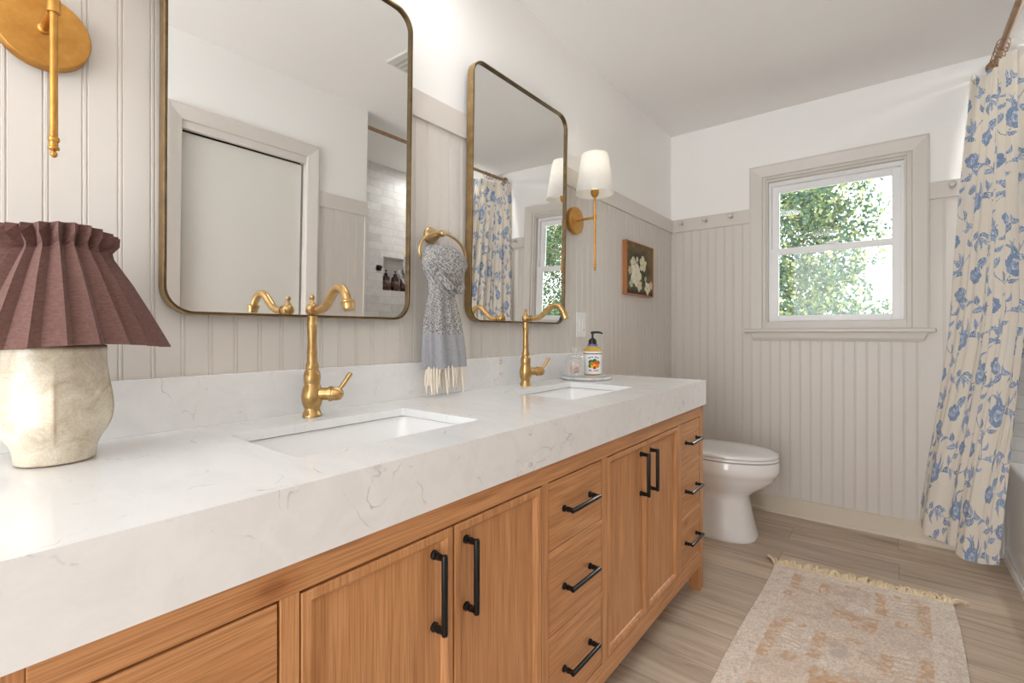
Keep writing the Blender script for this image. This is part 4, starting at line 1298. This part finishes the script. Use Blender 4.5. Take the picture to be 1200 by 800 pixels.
# ---------------------------------------------------------------- niche bottles and hook (seen in the left mirror)
m = NT('dark_amber_bottle')
m.base(m.ramp(m.noise(m.coords(), 12, 2), [(0.3, rgb(58, 34, 30)), (0.7, rgb(76, 46, 40))])); m.set(Roughness=0.15)
M['amber'] = m.m
M['label_dark'] = flat('brown_paper_label', rgb(96, 68, 62), 0.6)
def niche_bottle(y, label):
    x, z = X2 + 0.040, NZ0 + 0.0005
    t = thing('toiletry_bottle', label, 'bottle', (x, y, z), 'dark pump bottles in the shower niche')
    b = MB(); b.lathe([(0.030, 0), (0.0335, 0.003), (0.0335, 0.108), (0.030, 0.120), (0.016, 0.130), (0.0145, 0.136)], (x, y, z), (0, 0, 1), 28)
    b.build('bottle_body', M['amber'], t)
    b = MB(); b.lathe([(0.0338, 0.030), (0.0338, 0.085)], (x, y, z), (0, 0, 1), 28, False, False)
    b.build('label', M['label_dark'], t, solid=0.0004)
    b = MB(); b.lathe([(0.016, 0.136), (0.016, 0.150), (0.006, 0.154), (0.004, 0.156), (0.004, 0.170), (0.010, 0.171), (0.010, 0.180), (0.001, 0.181)], (x, y, z), (0, 0, 1), 20)
    b.tube([(x, y, z + 0.176), (x - 0.030, y - 0.012, z + 0.174)], [0.005, 0.004], 8)
    b.build('pump', M['black_plastic'], t)
niche_bottle(2.590, 'dark amber pump bottle in the shower niche, nearest the black hook')
niche_bottle(2.690, 'dark amber pump bottle in the shower niche, middle of three')
niche_bottle(2.790, 'dark amber pump bottle in the shower niche, farthest from the black hook')
hk = thing('robe_hook', 'square black hook on the shower tile beside the niche', 'hook', (X2, 2.485, 1.56))
MB().box(X2 - 0.008, 2.462, 1.538, X2 - 0.0005, 2.508, 1.584).build('hook_plate', M['black'], hk, bevel=0.002)
b = MB(); b.tube([(X2 - 0.008, 2.485, 1.560), (X2 - 0.034, 2.485, 1.556), (X2 - 0.042, 2.485, 1.570)], [0.006, 0.006, 0.007], 10)
b.build('hook_arm', M['black'], hk)

# ---------------------------------------------------------------- ceiling fixture and vent (seen in the left mirror)
cl = thing('ceiling_light', 'round flush white ceiling light above the vanity', 'ceiling light', (0.34, 0.97, ZC))
b = MB(); b.lathe([(0.140, 0.0), (0.145, -0.008), (0.145, -0.022), (0.135, -0.030)], (0.34, 0.97, ZC), (0, 0, 1), 48)
b.build('light_base', M['plastic_white'], cl)
m = NT('lit_diffuser')
m.base(m.ramp(m.noise(m.coords(), 5, 1), [(0, (1, 1, 1, 1)), (1, (1, 0.98, 0.96, 1))]))
m.b.inputs['Emission Color'].default_value = (1, 0.96, 0.9, 1); m.b.inputs['Emission Strength'].default_value = 1.5
b = MB(); b.lathe([(0.130, -0.031), (0.130, -0.045), (0.122, -0.058), (0.08, -0.065), (0.001, -0.067)], (0.34, 0.97, ZC), (0, 0, 1), 48)
b.build('diffuser', m.m, cl)
cl2 = copy_tree(cl); cl2.location = (0.55, -0.55, ZC)  # unseen copy, an added fixture for the fill behind the camera
cl2['label'] = 'added round flush white fill light in the ceiling behind the camera'
vt = thing('ceiling_vent', 'square off-white ceiling vent grille over the middle of the room', 'vent', (0.84, 1.62, ZC))
b = MB(); b.box(0.755, 1.49, ZC - 0.014, 0.925, 1.76, ZC - 0.0005)
b.build('vent_plate', flat('vent_plastic', rgb(208, 208, 200), 0.5), vt, bevel=0.005)
b = MB()
for k in range(7):
    y = 1.525 + k * 0.033
    b.box(0.775, y, ZC - 0.017, 0.905, y + 0.016, ZC - 0.0135)
b.build('grille', flat('vent_slats', rgb(176, 176, 170), 0.5), vt, bevel=0.001)

dl = thing('alcove_fill_fixture', 'added small round fill light in the ceiling over the bathtub', 'ceiling light', (1.95, 2.98, ZC))  # made-up fixture to go with the alcove fill
b = MB(); b.lathe([(0.100, -0.0005), (0.100, -0.006), (0.082, -0.010), (0.080, -0.0005)], (1.95, 2.98, ZC), (0, 0, 1), 40)
b.build('trim_ring', M['plastic_white'], dl)
b = MB(); b.lathe([(0.079, -0.003), (0.079, -0.006), (0.001, -0.0065)], (1.95, 2.98, ZC), (0, 0, 1), 40)
b.build('lens', m.m if False else bpy.data.materials['lit_diffuser'], dl)

# ---------------------------------------------------------------- pegs on the back rail
def make_peg(x, label):
    t = thing('coat_peg', label, 'peg', (x, YB - 0.017, 1.822), 'greige pegs on the rail')
    b = MB(); b.lathe([(0.0085, 0), (0.0075, 0.006), (0.0062, 0.020), (0.0070, 0.030), (0.0125, 0.036), (0.0150, 0.043), (0.0135, 0.050), (0.0070, 0.054), (0.001, 0.055)], (x, YB - 0.017, 1.822), (0, -1, 0.12), 20)
    b.build('knob', M['greige'], t)
make_peg(0.085, 'greige wooden peg on the back rail, nearest the room corner')
make_peg(0.240, 'greige wooden peg on the back rail, midway between corner and window')
make_peg(0.398, 'greige wooden peg on the back rail, nearest the window casing')
make_peg(1.430, 'greige wooden peg on the back rail between the window and the curtain')

# ---------------------------------------------------------------- rug
rug = thing('rug', 'faded beige and rust patterned runner rug with a frayed fringe on plank floor', 'rug', (1.06, 1.75, 0))
RN, RM = 210, 400
RXa, RXb, RYa, RYb = 0.752, 1.383, 0.90, 2.515
uu, vv = np.meshgrid(np.linspace(0, 1, RN), np.linspace(0, 1, RM), indexing='ij')
X = RXa + (RXb - RXa) * uu + 0.006 * np.sin(vv * 9) + 0.012 * vv * (1 - uu)
Y = RYa + (RYb - RYa) * vv + 0.066 * uu * vv
Zr = 0.0075 + 0.0016 * fbm(X * 30, Y * 30) + 0.0012 * (vnoise(X * 420, Y * 420) - 0.5)
b = MB()
b.add([tuple(p) for p in np.stack([X, Y, Zr], 2).reshape(-1, 3)], [(i * RM + j, (i + 1) * RM + j, (i + 1) * RM + j + 1, i * RM + j + 1) for i in range(RN - 1) for j in range(RM - 1)], True)
o = b.build('pile', M['rug'], rug, angle=180)
md = o.modifiers.new('thick', 'SOLIDIFY'); md.thickness = 0.006; md.offset = -1
P0, P1, P2, P3 = L3(219, 203, 188), L3(231, 223, 213), L3(203, 162, 122), L3(202, 180, 164)
n1 = fbm(X * 18, Y * 18, 5); n2 = vnoise(X * 320, Y * 240); n3 = fbm(X * 70 + 5, Y * 70, 3)
col = P0[None, None] * (0.86 + 0.30 * n1[..., None])
def patch(mask, c, k=0.8):
    global col
    wgt = (mask * np.clip((n3 - 0.30) * 4.0, 0, 1) * np.clip(0.55 + 1.1 * (n2 - 0.2), 0.35, 1) * k)[..., None]
    col = col * (1 - wgt) + c * wgt
D = (vv - 1) * (RYb - RYa)      # distance from the far end (negative)
def rect(u0, u1, d0, d1):
    jit = (fbm(X * 40, Y * 40) - 0.5) * 0.03
    return ((uu + jit > u0) & (uu + jit < u1) & (D + jit > d0) & (D + jit < d1)).astype(float)
spk = vnoise(X * 190 + 3, Y * 150)
col = col * (1 - 0.35 * (spk > 0.66)[..., None]) + P1 * 0.35 * (spk > 0.66)[..., None]
col = col * (1 - 0.30 * (spk < 0.28)[..., None]) + L3(206, 178, 158) * 0.30 * (spk < 0.28)[..., None]
patch(((uu < 0.13) | (uu > 0.87)).astype(float), P1, 0.7)
patch((D > -0.07).astype(float), P1, 0.6)
for per in range(4):            # the medallion repeat along the runner
    o_ = -0.42 * per
    flip = per % 2
    F = lambda a, b_: (1 - b_, 1 - a) if flip else (a, b_)
    for (a, b_, d0, d1, c) in ((0.135, 0.185, -0.21, -0.06, P2), (0.815, 0.870, -0.33, -0.09, P2), (0.20, 0.30, -0.19, -0.075, P1), (0.66, 0.80, -0.24, -0.07, P1), (0.30, 0.35, -0.20, -0.10, P2), (0.35, 0.44, -0.18, -0.12, P3), (0.60, 0.65, -0.18, -0.07, P2), (0.54, 0.60, -0.14, -0.10, P3), (0.70, 0.74, -0.08, -0.05, P2), (0.78, 0.82, -0.08, -0.05, P2), (0.60, 0.66, -0.25, -0.20, P2), (0.70, 0.76, -0.31, -0.26, P2),
                             (0.40, 0.62, -0.36, -0.30, P2), (0.50, 0.62, -0.40, -0.34, P2), (0.36, 0.52, -0.30, -0.26, P3), (0.46, 0.60, -0.28, -0.22, P1), (0.12, 0.17, -0.28, -0.24, P2), (0.22, 0.34, -0.42, -0.38, P3), (0.44, 0.52, -0.09, -0.06, P2)):
        a, b_ = F(a, b_)
        patch(rect(a, b_, d0 + o_, d1 + o_), c)
    hexm = (np.abs(uu - 0.47) * 0.63 / 0.028 + np.abs(D - o_ + 0.155) / 0.06 < 1.25) & (np.abs(uu - 0.47) * 0.63 < 0.026) & (np.abs(D - o_ + 0.155) < 0.05)
    patch(hexm.astype(float), L3(196, 182, 174), 0.9)
    for k in range(6):
        zig = np.abs(D - o_ + 0.10 + k * 0.028 - (uu - 0.7) * 0.16) < 0.004
        patch((zig & (uu > 0.64) & (uu < 0.82)).astype(float), P2, 0.7)
        zig = np.abs(D - o_ + 0.09 + k * 0.024 + (uu - 0.2) * 0.12) < 0.004
        patch((zig & (uu > 0.18) & (uu < 0.30)).astype(float), P2, 0.6)
col = col * (0.80 + 0.36 * n2[..., None])
paint(o, np.clip(col, 0, 1).reshape(-1, 3))
M['rug_fringe'] = flat('cream_rug_fringe', rgb(226, 208, 178), 0.95, var=0.10, scale=40)
b = MB()
rnd = random.Random(8)
def tassel(x, y, dx, dy, r):
    h = rnd.uniform(0.008, 0.022)
    b.tube(catmull([(x, y - 0.010, 0.008), (x + dx * 0.35, y + dy * 0.4, h), (x + dx * 0.8, y + dy * 0.75, h * 0.9), (x + dx, y + dy, 0.0035)], 3), [r * 0.9, r * 1.05, r * 1.0, r * 1.15, r * 1.0, r * 1.05, r * 1.15, r * 1.0, r * 0.8, r * 0.35], 6)
for k in range(170):
    u = (k + rnd.uniform(0, 1)) / 170
    x = RXa + (RXb - RXa) * u + 0.012 * (1 - u) + 0.006 * math.sin(9)
    y = RYb + 0.066 * u
    tassel(x, y, rnd.uniform(-0.026, 0.032), rnd.uniform(0.016, 0.052), rnd.uniform(0.0028, 0.0056))
tassel(RXa + 0.016, RYb - 0.004, -0.045, 0.060, 0.0060)
tassel(RXa + 0.014, RYb - 0.004, -0.036, 0.066, 0.0050)
tassel(RXb - 0.006, RYb + 0.062, 0.060, 0.040, 0.0060)
tassel(RXb - 0.010, RYb + 0.066, 0.052, 0.022, 0.0050)
tag(b.build('fringe', M['rug_fringe'], rug), 'frayed cream fringe at the far end', kind='stuff')

# ---------------------------------------------------------------- outside: ground and tree
struct(MB().box(-14, YB + 0.2, -0.75, 16, 24, -0.65).build('ground', flat('pale_bounce_ground', rgb(206, 202, 194), 0.95, var=0.15, scale=8)))  # unseen ground, made pale to bounce daylight up onto the ceiling
tree = thing('garden_tree', 'leafy green tree outside the window', 'tree', (-0.5, 6.9, -0.65))
M['bark'] = flat('grey_bark', rgb(104, 90, 76), 0.9, var=0.25, scale=20, bump=0.4)
b = MB()
b.tube(catmull([(-0.5, 6.9, -0.65), (-0.48, 6.88, 0.6), (-0.54, 6.9, 1.8), (-0.5, 6.95, 3.2)], 5), [0.16 - 0.007 * i for i in range(16)], 12)
rnd = random.Random(2)
tips = []
for k in range(12):
    z0 = 0.5 + 2.4 * k / 12; a = k * 2.4
    e = Vector((-0.5 + 1.25 * math.cos(a), 6.9 + 1.0 * math.sin(a), z0 + rnd.uniform(0.2, 0.9)))
    b.tube(catmull([(-0.5, 6.9, z0), Vector((-0.5, 6.9, z0)).lerp(e, 0.5) + Vector((0, 0, 0.12)), e], 4), [0.024 - 0.0024 * i for i in range(9)], 6)
b.build('trunk', M['bark'], tree)
m = NT('tree_leaf')
at = m.n('ShaderNodeVertexColor', layer_name='pattern')
m.base(at.outputs['Color']); m.set(Roughness=0.35)
tl = m.n('ShaderNodeBsdfTranslucent'); m.l(at.outputs['Color'], tl.inputs['Color'])
mx = m.n('ShaderNodeMixShader'); mx.inputs[0].default_value = 0.4
m.l(m.b.outputs[0], mx.inputs[1]); m.l(tl.outputs[0], mx.inputs[2]); m.l(mx.outputs[0], m.t.nodes['Material Output'].inputs['Surface'])
rg_ = np.random.RandomState(12)
b = MB(); cols = []
NL = 30000
cc = [(Vector((rnd.uniform(-1.3, 1.9), rnd.uniform(5.7, 7.9), rnd.uniform(0.2, 4.6))), rnd.uniform(0.20, 0.46)) for _ in range(150)]
cc = [(c, r) for c, r in cc if ((c.x - 0.40) / (1.55 if c.x < 0.4 else 0.82)) ** 2 + ((c.z - 2.3) / 2.3) ** 2 + ((c.y - 6.8) / 1.2) ** 2 < 1]
pal = [L3(78, 104, 72), L3(104, 126, 84), L3(128, 142, 92), L3(84, 110, 96), L3(158, 160, 104), L3(62, 88, 68), L3(70, 96, 80)]
for i in range(NL):
    c, r = cc[rg_.randint(len(cc))]
    if c.x > 0.75 and rg_.rand() < 0.45:
        c, r = cc[rg_.randint(len(cc))]
    d = Vector(rg_.normal(size=3)); d.normalize()
    p = c + d * r * rg_.uniform(0.5, 1.0) ** 0.5 * 1.1
    n = (d + Vector(rg_.normal(size=3)) * 0.7).normalized()
    t = n.orthogonal().normalized()
    t.rotate(Matrix.Rotation(rg_.uniform(0, 6.28), 3, n))
    s_ = n.cross(t)
    L, W = rg_.uniform(0.042, 0.072), rg_.uniform(0.015, 0.025)
    b.add([p, p + t * L * 0.45 + s_ * W + n * 0.006, p + t * L - n * 0.01, p + t * L * 0.45 - s_ * W + n * 0.006], [(0, 1, 2, 3)])
    k = pal[rg_.randint(len(pal))] * rg_.uniform(0.85, 1.25)
    cols += [k] * 4
o = b.build('foliage', m.m, tree, fix=False)
paint(o, np.array(cols))

tree2 = copy_tree(tree); tree2.location = (3.1, 7.3, -0.65); tree2.rotation_euler = (0, 0, 0.6)
tree2['label'] = 'second leafy garden tree, seen in the window reflected by the farther mirror'
tree['label'] = 'leafy green tree right outside the back window'
